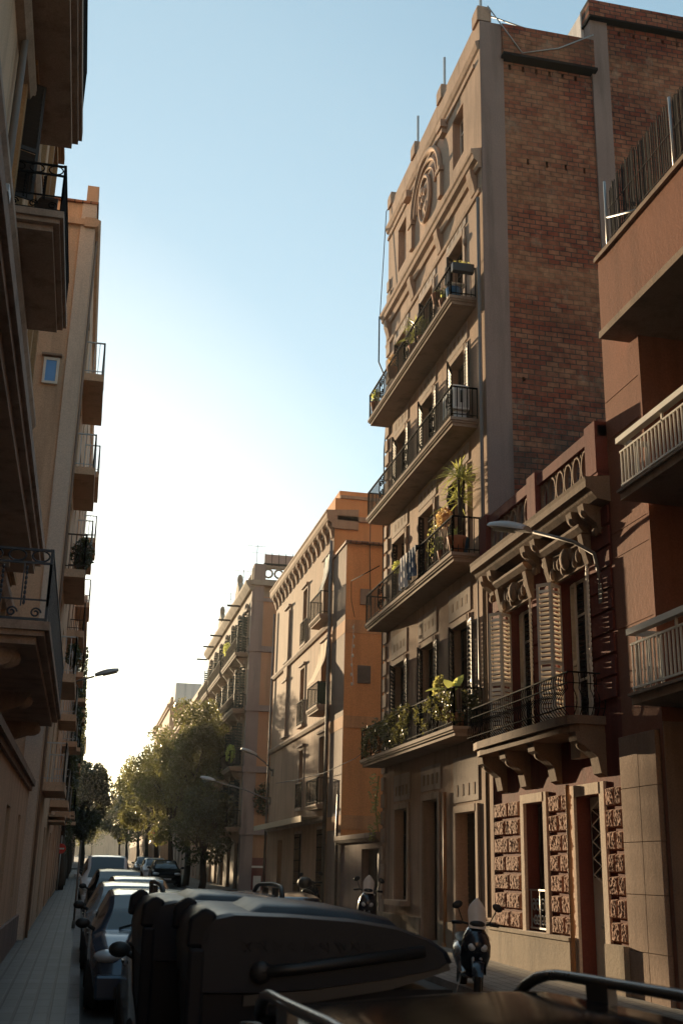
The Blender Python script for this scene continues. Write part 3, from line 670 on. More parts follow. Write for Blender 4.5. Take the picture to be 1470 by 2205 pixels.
for zb_, zr, lab in ((7.52, 8.52, None), (4.4, 5.5, None)):
    m = MB(); m.box(7.6, 9.6, -6, 15.08, zb_, zb_+.12); m.box(7.55, 7.62, -6, 15.1, zb_+.12, zb_+.16); m.box(7.62, 9.6, -6, 15.08, zb_+.12, zb_+.15)
    o = m.build('balcony', T['slab'], pk)
    g = MB(); z0 = zb_+.16
    g.box(7.55, 7.67, -6, 15.05, zr-.09, zr); g.box(7.6, 7.63, -6, 15.04, zr-.24, zr-.21); g.box(7.6, 7.63, -6, 15.04, z0+.06, z0+.09)
    y = 15.0; k = 0
    while y > -6:
        g.box(7.603, 7.627, y-.012, y+.012, z0+.09 if k % 8 else z0, zr-.24); y -= .11; k += 1
        if k % 12 == 0: g.box(7.6, 7.63, y-.02, y+.02, zr-.24, zr-.09)
    g.box(7.6, 8.1, 15.02, 15.05, zr-.09, zr); g.box(7.62, 8.1, 15.02, 15.04, z0+.06, z0+.09)
    for q in range(5): g.box(7.7+q*.09, 7.72+q*.09, 15.02, 15.04, z0+.09, zr-.1)
    g.build('railing', T['whitemetal'], o)
m = MB(); zs = [-.2, .25, .99, 1.78, 2.52, 3.31, 4.1]
for k in range(6):
    for a, b in ((15.3, 15.86), (15.866, 16.48)): m.box(8.04, 8.3, a, b, zs[k]+.004, zs[k+1]-.004)
    m.box(8.302, 9.6, 15.29, 15.5, zs[k]+.004, zs[k+1]-.004)
m.build('stone_cladding', T['clad'], pk, bevel=.006)
MB().box(8.06, 8.28, 15.32, 16.46, -.2, 4.08).build('pillar_core', T['brown'], pk)
MB().box(8.1, 9.6, 15.13, 15.148, -.2, 4.2).build('porch_wall', T['brown'], pk)
m = MB(); m.box(8.9, 8.95, 5, 15.1, .2, 3.6); [m.box(8.85, 8.9, y, y+.06, .2, 3.6) for y in (6, 8, 10, 12, 14)]; m.build('shop_front', T['door'], pk)

# ---------------------------------------------------------------- low wall with a doorway, then the orange house
lw = thing('boundary_wall', 'low cement wall with a dark doorway beside the orange house', 'wall', (8.1, 34, .47))
wall(MB(), 'x', 8.1, 31.42, 36.7, -.2, 2.83, [(31.75, 33.8, .4, 2.65)], .3).build('wall', T['grey_render'], lw)
m = MB(); profile(m, [(8.1,2.83),(8.0,2.86),(7.92,2.95),(7.92,3.08),(8.4,3.12),(8.4,2.83)], 31.42, 36.9); m.build('coping', T['brown'], lw)
MB().box(8.35, 8.45, 31.42, 36.69, -.2, 2.82).build('rear_face', T['grey_render'], lw); doorway(lw, 8.1, 31.75, 33.8, .4, 2.65, .22)
orr = building('orange_house', 'orange rendered house with tan street front and small iron balconies', (8.1, 44, .6))
ex = MB(); ex.box(8.1, 14, 36.72, 39.3, 2.9, 12.9); ex.build('side_wing', T['orange'], orr, bevel=.01)
m = MB(); m.box(8.085, 14.02, 36.70, 39.0, 9.75, 10.2); m.cut().box(8.085, 14.02, 36.70, 39.0, 6.55, 6.95); m.cut().box(8.085, 14.02, 36.7, 39.0, 3.3, 3.75); m.build_split('render_band', T['orange_band'], orr)
m = MB(); m.box(8.04, 14.05, 36.62, 39.3, 12.9, 12.98); m.tube([(8.02, 36.6, 12.94), (14, 36.6, 12.94)], .05, 6); m.build('coping', T['roof_tile'], orr)
m = MB(); m.box(8.11, 8.13, 36.73, 38.95, -.2, 12.9); m.box(8.093, 8.13, 36.73, 38.9, .2, 12.88); m.build('street_strip', T['brown'], orr)
bayo = [(39.4, 40.5), (43.7, 44.7), (47.7, 48.6)]
ops = [(39.4, 40.5, 10.9, 13.1), (43.8, 44.7, 10.75, 13.0), (39.4, 40.5, 7.6, 9.95), (43.9, 44.8, 7.5, 9.75), (39.4, 40.5, 4.3, 6.6), (43.6, 44.5, 4.3, 6.5), (43.5, 44.8, .95, 3.35), (39.3, 40.4, .95, 3.4), (47.9, 49.0, .6, 3.2)]
wall(MB(), 'x', 8.1, 39.0, 52.0, -.2, 14.3, ops, .22).build('wall', T['orange2'], orr)
m = MB(); m.box(8.12, 14, 39.0, 39.02, 12.9, 15.3); m.box(8.4, 14, 39.02, 51.98, -.2, 14.6); m.box(8.7, 14, 41, 48, 14.6, 16.3); m.box(8.11, 8.4, 51.9, 51.99, -.2, 14); m.build('rear_wall', T['orange'], orr)
m = MB()
profile(m, [(8.1,14.1),(8.0,14.14),(7.98,14.3),(7.84,14.4),(7.79,14.5),(7.79,14.68),(7.76,14.7),(7.76,14.78),(9,14.88),(9,14.1)], 38.9, 52.25)
for k in range(15): y = 39.1+k*.9; m.prism([(8.1,13.75),(8.04,13.8),(7.98,14.1),(7.86,14.25),(7.86,14.38),(8.1,14.38)], 'y', y, y+.22)
m.box(8.3, 14, 38.94, 39.1, 15.3, 15.42); m.box(8.2, 14, 38.9, 39.1, 14.42, 14.6); m.build('eaves', T['orange2'], orr)
m = MB()
for z in (10.52, 7.15): profile(m, [(8.1,z-.12),(8.02,z-.1),(7.96,z),(7.96,z+.06),(8.1,z+.1)], 39.05, 52.02); m.cut()
for a, b, za, zb in ops[:6]: m.cut(); surround(m, 8.1, a, b, za, zb, .12, .04, za in (10.75, 7.5, 4.3)); m.box(7.98, 8.1, a-.14, b+.14, zb+.12, zb+.2)
for zz in (10.75, 7.5): m.cut(); surround(m, 8.1, 47.8, 48.7, zz, zz+2.2, .12, .05); m.box(7.95, 8.1, 47.65, 48.85, zz+2.32, zz+2.42)
for a, b, za, zb in ops[6:8]: m.cut(); surround(m, 8.1, a, b, za, zb, .1, .03)
m.cut()
profile(m, [(8.1,3.62),(7.98,3.66),(7.95,3.8),(8.1,3.84)], 39.05, 52.02); m.build_split('stone_trim', T['stone'], orr)
MB().box(8.0, 8.1, 47.8, 48.7, 7.52, 12.9).build('blind_window', T['orange2'], orr)
for q, (a, b, za, zb) in enumerate(ops[:8]): window(orr, 8.1, a, b, za, zb, .2, 'darkwood', transoms=(.35, .7))
doorway(orr, 8.1, 47.9, 49.0, .6, 3.2, .2)
for zb_, zr in ((10.66, 11.72), (7.4, 8.42)): balcony(orr, 8.1, 7.62, 38.95, 41.0, zb_, .2, zr, slab='stone', sp=.14)
balcony(orr, 8.1, 7.7, 39.0, 41.0, 4.05, .16, 5.1, slab='stone', sp=.14)
for (a, b, z) in ((43.7, 44.9, 10.75), (43.8, 45.0, 7.5), (43.5, 44.7, 4.3)):
    g = MB(); rail_run(g, (8.02, a), (8.02, b), z, z+.95, .14); g.build('window_rail', T['iron'], orr)
for a, b, za, zb in ops[6:8]:
    g = MB()
    for k in range(6): z = za+.15+k*.42; g.box(8.04, 8.08, a, b, z, z+.03)
    for k in range(7): y = a+(b-a)*k/6; g.box(8.05, 8.07, y-.008, y+.008, za, zb)
    g.build('window_grille', T['iron'], orr)
m = MB(); m.tube([(8.0, 38.92, .4), (8.0, 38.92, 13.6)], .06, 8); m.cut(); m.tube([(8.0, 51.9, .4), (8.0, 51.9, 13.6)], .05, 8); m.cut(); m.tube([(8.0, 36.75, 4.4), (8.0, 36.9, 3.3), (8.02, 36.9, .5)], .05, 6); m.build_split('downpipe', T['greypipe'], orr)
m = MB(); m.box(8.6, 9.0, 36.66, 36.72, 10.75, 11.3); m.build('small_window', T['brown'], orr)
m = MB(); m.box(8.55, 9.0, 36.68, 36.72, 8.05, 8.65); [m.box(8.55, 9.0, 36.655, 36.68, 8.08+k*.07, 8.11+k*.07) for k in range(8)]; m.build('air_vent', T['greypipe'], orr)
m = MB(); m.tube([(8.95, 36.64, 10.7), (8.9, 36.64, 12.7), (8.9, 36.62, 14.5)], .015, 5); m.build('wall_cable', T['wire'], orr)
def awning(name, label, y0, y1, zt, zb, xo):
    mb = MB(); n = 10; rows = []
    for i in range(n+1):
        t = i/n; rows.append([(8.02 - xo*t*t*.9 - .02*math.sin(k*2.1+i), y0+(y1-y0)*k/6, zt+(zb-zt)*t) for k in range(7)])
    mb.grid(rows); mb.grid([[(x-.006, y, z) for x, y, z in r_] for r_ in rows]); return tag(mb.build(name, T['awning']), label, 'awning', None)
awning('sun_blind', 'cream cloth blind hanging out over the middle balcony of the orange house', 39.3, 40.7, 10.0, 8.45, .5)
awning('sun_blind', 'narrow dark green blind in the top near window of the orange house', 39.3, 40.2, 13.2, 11.7, .3).data.materials[0] = T['greenwood']
aw = MB(); aw.box(7.45, 8.02, 40.2, 51.6, 3.8, 3.83); aw.box(7.42, 7.46, 40.2, 51.6, 3.64, 3.85); tag(aw.build('shop_awning', T['awning']), 'long cream canvas awning over the ground floor of the orange house', 'awning')
tag(MB().box(7.66, 8.05, 38.98, 39.0, 7.62, 8.38).build('balcony_screen', T['greennet']), 'dark green cloth screen tied to the middle balcony end of the orange house', 'screen')

# ---------------------------------------------------------------- ornate cream corner house past the side street
cb = building('corner_house', 'ornate cream corner house with brown orange side panels and rows of stone balconies', (8.1, 70, .85))
bayc = [61.9 + 3.1*k for k in range(7)]
flc = [(4.3, 6.6), (7.45, 9.6), (10.5, 12.7), (13.6, 15.7)]
ops = [(b, b+1.1, za, zb) for b in bayc for za, zb in flc] + [(b-.1, b+1.4, .95, 3.4) for b in bayc]
wall(MB(), 'x', 8.1, 61.0, 84, -.2, 17.0, ops, .25).build('wall', T['cream'], cb)
m = MB(); m.box(8.3, 16, 61.3, 83.9, -.2, 17.2); m.box(8.12, 16, 83.6, 83.99, -.2, 17.1); m.build('rear_wall', T['cream'], cb)
m = MB(); m.box(8.72, 16, 61.02, 61.3, -.2, 16.6); m.build('side_wall', T['brownpanel'], cb)
m = MB(); m.box(8.08, 8.74, 60.92, 61.3, -.2, 17.2)
for z in (3.75, 6.95, 10.2, 13.45): m.box(8.02, 16, 60.86, 61.3, z, z+.32)
for z in (16.3,): m.box(8.06, 16, 60.88, 61.3, z, z+.2)
m.box(8.14, 8.8, 60.9, 61.6, 17.5, 18.45); m.box(15, 16, 60.9, 61.6, 17.5, 18.4); m.build('pilaster', T['grey_render'], cb)
m = MB(); profile(m, [(8.1,16.9),(7.95,16.95),(7.8,17.15),(7.7,17.3),(7.7,17.45),(8.5,17.5)], 60.9, 84); m.box(8.0, 16, 60.78, 61.3, 17.2, 17.48); m.box(8.2, 8.4, 61, 84, 17.5, 17.9)
for k in range(8):
    y = 61.3+3.1*k; m.box(8.1, 8.5, y, y+.4, 17.5, 18.3)
    if k < 7:
        for a in range(3): ring(m, (8.25, y+1.1+a*.7, 18.0), .28, (0,1,0), (0,0,1), .06, 12, 5)
    if k in (2, 5): m.prism([(y-.4,17.5),(y+2.0,17.5),(y+1.6,18.6),(y+.8,19.2),(y,18.6)], 'x', 8.1, 8.4); m.ell((8.25, y+.8, 19.3), (.18,.25,.35))
m.build('cornice', T['cream'], cb)
m = MB()
for k in range(12): ring(m, (8.95+.6*k, 61.0, 17.95), .24, (1,0,0), (0,0,1), .06, 12, 5)
m.box(8.8, 16, 61.1, 61.3, 17.5, 17.62); m.box(8.8, 16, 61.1, 61.3, 18.3, 18.42); m.build('openwork_parapet', T['cream'], cb)
MB().box(8.75, 16, 61.3, 61.4, 18.3, 19.15).build('reed_screen', T['bamboo'], cb)
m = MB()
for k in range(20): m.box(8.75+.4*k, 8.78+.4*k, 61.26, 61.29, 18.3, 19.25)
m.box(8.7, 16, 61.25, 61.29, 18.5, 18.62); m.build('terrace_fence', T['iron'], cb)
st = MB()
for b in bayc:
    for za, zb in flc:
        w = window(cb, 8.1, b, b+1.1, za, zb, .22, 'greenwood', transoms=(.4, .75)); sh = MB(); leaf(sh, 8.1, b+1.08, R(180), .5, za, zb, 14); sh.cut(); leaf(sh, 8.1, b+.02, R(200), .4, za, zb, 14); sh.build_split('shutter', T['greenwood'], w)
        surround(st, 8.1, b, b+1.1, za, zb, .18, .08, False); st.box(7.9, 8.1, b-.3, b+1.4, zb+.18, zb+.34); st.ell((8.0, b+.55, zb+.5), (.12,.35,.25), nu=10, nv=6); st.cut()
st.build_split('window_surround', T['cream'], cb)
for za, zr in ((3.9, 5.0), (7.05, 8.1), (10.15, 11.15), (13.25, 14.3)):
    for j in range(3 if za > 5 else 2):
        y0 = 61.5 + j*7.6; balcony(cb, 8.1, 7.35, y0, y0+6.6, za, .22, zr, slab='cream', sp=.16, two=True)
m = MB()
for j in range(7):
    for za in (3.9, 7.05, 10.15, 13.25): profile(m, [(8.1,za-.6),(7.98,za-.55),(7.6,za-.15),(7.5,za),(8.1,za)], 62+3.1*j, 62.25+3.1*j); m.cut()
m.build_split('bracket', T['cream'], cb)
m = MB(); m.box(8.72, 9.6, 60.98, 61.02, 1.0, 2.6); m.build('lower_panel', T['red'], cb)
MB().box(8.85, 9.25, 60.94, 60.98, .95, 1.7).build('notice_plate', T['offwhite'], cb); MB().box(8.7, 9.4, 60.93, 60.98, 2.1, 2.2).build('notice_plate', T['offwhite'], cb)
for b in bayc: window(cb, 8.1, b-.1, b+1.4, .95, 3.4, .22, 'darkwood')
for k, y in enumerate((63, 67.5, 72, 76.5, 81)):
    MB().box(6.95, 7.7, y, y+.06, 16.35 + (k % 2)*.1, 16.46 + (k % 2)*.1).build('flag_bracket', T['iron'], cb)
for k, (y, z) in enumerate(((63.5, 17.7), (69.5, 17.7), (76, 17.7))):
    a = MB(); x = 8.6; a.tube([(x, y, z), (x, y, z+2.6)], .02, 5); a.tube([(x-.6, y, z+2.5), (x+.6, y, z+2.5)], .012, 4)
    for q in range(6): a.tube([(x-.55+q*.2, y-.25, z+2.5), (x-.55+q*.2, y+.25, z+2.5)], .008, 4)
    a.tube([(x-.3, y, z+2.1), (x+.3, y, z+2.1)], .012, 4)
    tag(a.build('tv_antenna', T['galv']), ('thin roof antenna nearest the reed screen on the cream corner house', 'thin roof antenna in the middle of the cream corner house roofline', 'thin roof antenna farthest along the cream corner house roof')[k], 'antenna')

# ---------------------------------------------------------------- farther buildings, both sides
def far_house(name, label, x0, x1, y0, y1, h, mat, face='right', fl=3.1, bal=True, roof=None):
    o = building(name, label, ((x0+x1)/2, (y0+y1)/2, G(y0)))
    X = x0 if face == 'right' else x1; s = -1 if face == 'right' else 1; z0 = G(y0)
    nb = max(2, int((y1-y0)/3.2)); nf = int((h-1)/fl); ops = []
    for i in range(nb):
        yc = y0 + (y1-y0)*(i+.5)/nb
        for f in range(nf): ops.append((yc-.55, yc+.55, z0+.9+f*fl if f else z0+.3, z0+.9+f*fl+1.9))
    wall(MB(), 'x', X, y0, y1, z0-1, z0+h, ops, .2*-s).build('wall', T[mat], o)
    m_ = MB(); m_.box(X-s*.3, x1 if face == 'right' else x0, y0+.02, y1-.02, z0-1, z0+h-.05); m_.box(X-s*.005, X-s*.3, y0+.005, y0+.02, z0-1, z0+h-.02); m_.build('rear_wall', T[mat], o)
    c_ = MB(); c_.box(X+s*.35, X-s*.5, y0, y1, z0+h-.5, z0+h-.25); c_.box(X+s*.2, X-s*.5, y0+.03, y1-.03, z0+h-.75, z0+h-.5); c_.box(X, X-s*.3, y0, y1, z0+h-.25, z0+h+.5); c_.build('cornice', T[mat], o)
    f_ = MB()
    for a, b, za, zb in ops:
        window(o, X, a, b, za, zb, .17*-s, 'darkwood', leaves=2, transoms=(.62,)); surround(f_, X, a, b, za, zb, .1, .04, False, s); f_.cut()
    f_.build_split('window_surround', T['stone'], o)
    if bal:
        for f in range(1, nf):
            for i in range(0, nb):
                yc = y0 + (y1-y0)*(i+.5)/nb
                if (i+f) % 4 == 3: continue
                balcony(o, X, X+s*.6, yc-.9, yc+.9, z0+.9+f*fl-.2, .16, z0+.9+f*fl+.85, slab=mat, sp=.2, s=s, two=False)
    return o
far_house('apartment_building', 'hazy pinkish apartment block beyond the cream corner house', 8.1, 16, 84.4, 112, 14.0, 'haze_wall')
far_house('apartment_building', 'far brown block with a flat top showing above the tree', 8.1, 18, 124, 152, 17.5, 'brownpanel')
far_house('apartment_building', 'far pale block down the right side near the street end', 8.1, 18, 152.5, 205, 12.5, 'haze_wall', bal=False)
m = building('rooftop_block', 'white stair block on the roof of the far brown block', (9.5, 128, 20))
MB().box(8.6, 11.4, 124.5, 131, 18.9, 21.4).build('wall', T['whitewall'], m, bevel=.03); m['category'] = 'roof block'
m = building('end_house', 'pale hazy house closing the far end of the street', (4, 330, 4.6))
wall(MB(), 'y', 330, -14, 20, 3, 13, [(-10+4*k, -8.6+4*k, 5+3.2*f, 7+3.2*f) for k in range(7) for f in range(2)], .3, back=True).build('wall', T['haze_wall'], m); MB().box(-14, 20, 330.4, 345, 3, 12.8).build('rear_wall', T['haze_wall'], m)

# ---------------------------------------------------------------- left side: near house with deep balconies
la = building('balcony_house', 'shadowed brown house over the tiled pavement with deep moulded balconies', (-2.1, 12, .17))
m = MB(); wall(m, 'x', -1.2, -8, 25.7, -.2, 3.6, [(4, 5.2, .2, 2.9), (9, 10.1, 1.1, 2.8), (13.4, 14.5, .3, 2.9), (19, 20, .4, 2.9), (22.6, 23.5, 1.4, 2.9)], -.3); m.box(-1.21, -2.2, 25.5, 25.7, -.2, 3.6); m.build('ground_wall', T['tan'], la)
m = MB(); m.box(-1.08, -2.2, -8, 25.74, 3.6, 3.72); m.box(-1.14, -2.2, -8, 25.72, 3.5, 3.6); m.build('string_course', T['brown'], la)
m = MB(); m.box(-1.14, -1.2, -8, 25.7, -.2, 1.0); m.build('plinth', T['grey_render'], la)
opsL = [(y, y+1.15, z, z+2.3) for y in (3.2, 7.0, 10.8, 16.4, 19.6, 22.6) for z in (5.05, 8.2, 11.95, 15.4)]
m = MB(); wall(m, 'x', -2.05, -8, 24.6, 3.6, 25, opsL, -.25); m.box(-2.06, -6, 24.3, 24.6, 3.6, 25); m.build('wall', T['tan'], la)
MB().box(-2.4, -9, -8, 24.3, -.2, 24.8).build('rear_wall', T['tan'], la)
for a, b, za, zb in [(4, 5.2, .2, 2.9), (9, 10.1, 1.1, 2.8), (13.4, 14.5, .3, 2.9), (19, 20, .4, 2.9), (22.6, 23.5, 1.4, 2.9)]: window(la, -1.2, a, b, za, zb, -.25)
t = MB(); t2 = MB()
for a, b, za, zb in opsL:
    window(la, -2.05, a, b, za, zb, -.22, 'whitewood')
    surround(t, -2.05, a, b, za, zb, .2, .1, False, s=1); t.box(-2.05, -1.82, a-.28, b+.28, zb+.25, zb+.4); t.box(-2.05, -1.9, a-.2, b+.2, zb+.2, zb+.25); t.cut()
t.build_split('window_surround', T['ochre'], la)
for z in (7.15, 10.9, 11.45, 14.3): profile(t2, [(-2.05,z-.15),(-1.92,z-.12),(-1.84,z),(-1.84,z+.12),(-1.9,z+.2),(-2.05,z+.2)], -8, 24.65); t2.cut()
t2.build_split('cornice', T['moulding'], la)
m = MB(); m.tube([(-1.95, 15.2, 3.7), (-1.95, 15.2, 25)], .06, 8); m.build('downpipe', T['greypipe'], la)
def left_balcony(y0, y1, xo, zb, th, zr, rail=True, iron='bluegrey_iron', near=True):
    m_ = MB(); m_.box(-2.05, xo-.16, y0+.16, y1-.16, zb, zb+th*.35); m_.box(-2.05, xo-.06, y0+.06, y1-.06, zb+th*.35, zb+th*.6); m_.box(-2.05, xo, y0, y1, zb+th*.6, zb+th)
    o = m_.build('balcony', T['moulding'], la); b_ = MB(); n = max(2, int((y1-y0)/2.6))
    for k in range(n):
        y = y0+.5+(y1-y0-1.3)*k/(n-1); b_.prism([(-2.05,zb-.75),(-1.92,zb-.72),(-1.82,zb-.45),(xo-.5,zb-.2),(xo-.4,zb),(-2.05,zb)], 'y', y, y+.32); b_.ell((xo-.55, y+.16, zb-.12), (.2,.17,.14), nu=10, nv=6); b_.cut()
    if zb > 6: b_ = MB()
    b_.build_split('bracket', T['moulding'], o)
    if rail:
        r_ = MB(); z0 = zb+th; xr = xo-.06; rail_run(r_, (xr, y0+.06), (xr, y1-.06), z0, zr, .1, .018)
        rail_run(r_, (xr, y0+.06), (-2.05, y0+.06), z0+.2, zr-.18, .3, .018, top=.03); r_.box(xr, -2.05, y0+.05, y0+.08, zr-.03, zr); r_.box(xr, -2.05, y0+.05, y0+.08, z0+.02, z0+.05)
        w_ = xr+2.05; k = 0
        while k*.3 < w_-.15:
            ring(r_, (xr-.14-k*.3, y0+.065, zr-.1), .075, (1.5,0,0), (0,0,1), .012, 14); scroll(r_, (xr-.14-k*.3, y0+.065, z0+.12), .07, (1,0,0), (0,0,1), 1, .012); k += 1
            for q in range(8): r_.ell((xr-k*.3, y0+.065, z0+.25+q*(zr-z0-.45)/8), (.02,.02,.035), nu=6, nv=4)
        r_.build('railing', T[iron], o)
    return o
left_balcony(14.8, 24.4, -.65, 4.72, .28, 5.98); left_balcony(-2, 21.9, -1.18, 7.32, .5, 8.7, rail=False)
left_balcony(16.4, 20.4, -1.16, 11.72, .3, 12.9, iron='iron'); left_balcony(8, 18.6, -1.14, 14.6, .5, 16.4, iron='iron')
m = MB(); leaf(m, -2.03, 16.55, R(20), .36, 12.3, 14.5, 22); m.cut(); leaf(m, -2.03, 19.7, R(0), .5, 12.1, 14.3, 22); m.build_split('shutter', T['darkwood'], la)
for k, (y, z) in enumerate(((13.6, 10.5), (17.4, 8.9), (20.2, 7.1))):
    m = MB(); m.box(-1.86, -1.7, y, y+.3, z, z+.12); m.box(-1.84, -1.82, y+.1, y+.2, z-.06, z); m.build('cable_clamp', T['galv'], la)

# tall tan house with the pale corner pilaster and stacked balconies
lb = building('apartment_building', 'tall tan house with pale corner pilaster and stacked white railed balconies', (-1.05, 37, .4))
flB = [3.85, 6.4, 9.0, 11.7, 14.3]
bayB = [28.4, 32.2, 36.5, 40.5, 44.6]
opsB = [(y, y+1.0, z, z+2.0) for y in bayB for z in flB] + [(27.6, 28.8, .5, 2.9), (33, 34.2, .6, 3), (39, 40.4, .6, 3), (45, 46, .6, 3)]
wall(MB(), 'x', -1.03, 26.0, 48, -.2, 17.6, opsB, -.2).build('wall', T['tan'], lb)
m = MB(); m.box(-1.32, -8, 26.02, 26.3, -.2, 18.3); m.box(-1.3, -8, 26.3, 47.95, -.2, 17.4); m.build('party_wall', T['tan'], lb)
m = MB(); m.box(-1.035, -1.40, 25.98, 26.02, -.2, 17.55); m.box(-1.04, -1.4, 25.98, 26.3, 17.72, 18.2); m.box(-1.035, -1.3, 26.02, 26.3, -.2, 17.55); m.build('corner_pilaster', T['offwhite'], lb)
m = MB(); profile(m, [(-1.03,17.5),(-.95,17.55),(-.9,17.7),(-1.03,17.76),(-1.3,17.76),(-1.3,17.5)], 25.9, 48); m.box(-.98, -8, 25.92, 26.1, 17.55, 17.72); m.box(-1.03, -1.3, 26.3, 48, 17.7, 18.2); m.build('cornice', T['tan'], lb)
m = MB(); m.box(-1.0, -8, 25.94, 26.4, 18.2, 18.26); m.box(-1.0, -1.4, 26.4, 48, 18.2, 18.26); m.build('coping', T['roof_tile'], lb); MB().box(-1.03, -1.32, 26.0, 26.5, 18.26, 18.75).build('chimney', T['tan'], lb)
m = MB(); m.box(-1.55, -1.92, 25.93, 26.01, 13.1, 13.16); m.box(-1.55, -1.92, 25.95, 26.01, 13.72, 13.79); m.box(-1.55, -1.61, 25.95, 26.01, 13.16, 13.72); m.box(-1.86, -1.92, 25.95, 26.01, 13.16, 13.72); w = m.build('small_window', T['whitemetal'], lb); MB().box(-1.61, -1.86, 25.97, 26.01, 13.16, 13.72).build('pane', T['glass_blue'], w)
MB().box(-1.5, -1.98, 25.88, 26.01, 13.83, 13.88).build('window_hood', T['brown'], lb)
for a, b, za, zb in opsB: window(lb, -1.03, a, b, za, zb, -.18, 'whitewood')
for z in flB:
    for j, y0 in enumerate((27.8, 35.6, 43.6)): balcony(lb, -1.03, -.5, y0, y0+(3.2 if j == 0 else 2.8), z-.2, .2, z+.92, slab='tan', iron='galv' if z != 9.0 else 'rust', sp=.13, s=1, two=False)
m = MB(); m.tube([(-.99, 26.6, .5), (-.99, 26.6, 17.5)], .03, 8); m.build('downpipe', T['brown'], lb)
m = MB()
for z in (3.35, 3.2): m.box(-.55, -1.03, 35, 38 , z, z+.05)
m.build('door_canopy', T['tan'], lb)
far_house('apartment_building', 'left terrace house with small stacked balconies past the tall tan house', -9, -1.0, 48.3, 64, 12.6, 'tan', 'left', 2.6)
far_house('apartment_building', 'low left house half hidden by the kerb trees', -9, -1.0, 64.4, 84, 4.6, 'haze_wall', 'left', 2.7)
far_house('apartment_building', 'low left house at the street corner behind the no entry sign', -9, -1.0, 94.5, 119, 5.6, 'tan', 'left', 2.7, bal=False)
far_house('apartment_building', 'narrow left house with a shop door behind the dark kerb trees', -9, -1.0, 84.3, 90.5, 5.2, 'haze_wall', 'left', 2.7)
far_house('apartment_building', 'tall white block far down the left side', -4.2, -.9, 150, 172, 16.0, 'whitewall', 'left', 3.0, bal=False)
far_house('apartment_building', 'low hazy houses far down the left side', -12, -1.0, 128, 149.5, 6.0, 'haze_wall', 'left', 3.0, bal=False)
# the street goes on behind the camera: the facing row there catches the sun and throws warm light back up the street
for k, (x0, x1, h, mt, lab) in enumerate(((-60, -22, 21, 'offwhite', 'pale apartment block behind the camera on the left of the crossing street'), (-22, 12, 24, 'tan', 'tall tan apartment block closing the street behind the camera'), (12, 60, 22, 'offwhite', 'pale apartment block behind the camera on the right of the crossing street'))):
    o = building('apartment_building', lab, ((x0+x1)/2, -62, -.8)); n = int((x1-x0)/4)
    op = [(x0+1.2+4*i, x0+2.6+4*i, .5+3.4*f, 2.8+3.4*f) for i in range(n) for f in range(6)]
    mb = MB(); wall(mb, 'y', -62, x0, x1, -3, h, op, -.3, back=True); mb.build('wall', T[mt], o); MB().box(x0, x1, -75, -62.35, -3, h-.1).build('rear_wall', T['tan'], o)

# ---------------------------------------------------------------- trees
def tree(label, x, y, h, r, n, seed, mat='leaf', trunk_h=3.2, name='street_tree', group='street trees', size=.2, ry=None):
    ry = ry or r
    random.seed(seed); z0 = G(y)+.1; o = thing(name, label, 'tree', (x, y, z0), 0, group)
    tb = MB(); pts = [(x + .06*math.sin(k), y + .05*math.cos(2*k), z0 + trunk_h*k/5) for k in range(6)]
    tb.tube(pts, [.2-.016*k for k in range(6)], 8); tips = []
    top = Vector(pts[-1])
    for k in range(7):
        a = 2*math.pi*k/7 + random.uniform(-.3,.3); e = Vector((math.cos(a)*r*random.uniform(.45,.8), math.sin(a)*ry*random.uniform(.45,.8), (h-trunk_h)*random.uniform(.3,.85)))
        mid = top + Vector((e.x*.35, e.y*.35, e.z*.55)); end = top + e; tb.tube([top, mid, end], [.1,.06,.025], 6); tips += [end, (mid+end)/2]
        for q in range(2):
            e2 = mid + Vector((random.uniform(-1,1)*r*.5, random.uniform(-1,1)*r*.5, random.uniform(.2,.6)*(h-trunk_h)*.5)); tb.tube([mid, e2], [.045,.015], 5); tips.append(e2)
    tb.build('trunk', T['bark'], o)
    cr = MB(); cz = z0 + trunk_h + (h-trunk_h)*.48; hh = (h-trunk_h)*.56
    nc = 46; per = n // nc
    for k in range(nc):
        if k < len(tips) and k % 2 == 0: c = tips[k]
        else:
            while True:
                p = Vector((random.uniform(-1,1), random.uniform(-1,1), random.uniform(-1,1)))
                if .3 < p.length < 1: break
            c = Vector((x+p.x*r, y+p.y*ry, cz+p.z*hh))
        q = random.uniform(.55, 1.15); leaves(cr, c, (r*.34*q, ry*.34*q, hh*.26*q), int(per*q), size, shell=.15)
    cr.build('crown', T[mat], o); return o
tree('leafy kerb tree standing directly before the cream corner house balconies', 5.9, 67, 10.2, 2.5, 28000, 11, size=.17)
tree('leafy kerb tree second from the cream house corner, its crown over the road', 5.6, 76, 9.6, 2.9, 21000, 12, size=.19)
tree('third leafy kerb tree counted from the cream house corner', 5.3, 86, 9.4, 3.0, 15000, 13, size=.22)
tree('fourth leafy kerb tree counted from the cream house corner, pale in the glare', 5.3, 99, 9.4, 3.0, 8000, 14, size=.28)
tree('fifth and last leafy kerb tree of the row past the cream house', 5.4, 116, 9.2, 3.0, 3200, 15, size=.32)
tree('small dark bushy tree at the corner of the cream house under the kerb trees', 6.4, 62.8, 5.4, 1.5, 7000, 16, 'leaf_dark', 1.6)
shade_row = ((56.5, 11.4, 2.2, 'slim dark tree added to screen the sun, squeezed against the terrace house balconies'), (63.3, 10.2, 2.3, 'second slim dark tree added to screen the sun by the terrace house balconies'), (77.3, 14.4, 2.3, 'slim dark tree added to screen the sun before the low hazy house, taller than its roof'),
            (82.0, 14.2, 2.2, 'slim dark tree added to screen the sun at the far end of the low hazy house'), (91.0, 11.4, 1.5, 'slim dark tree added to screen the sun just past the narrow left house'), (97.2, 11.0, 1.5, 'slim dark tree added to screen the sun by the street corner house'))
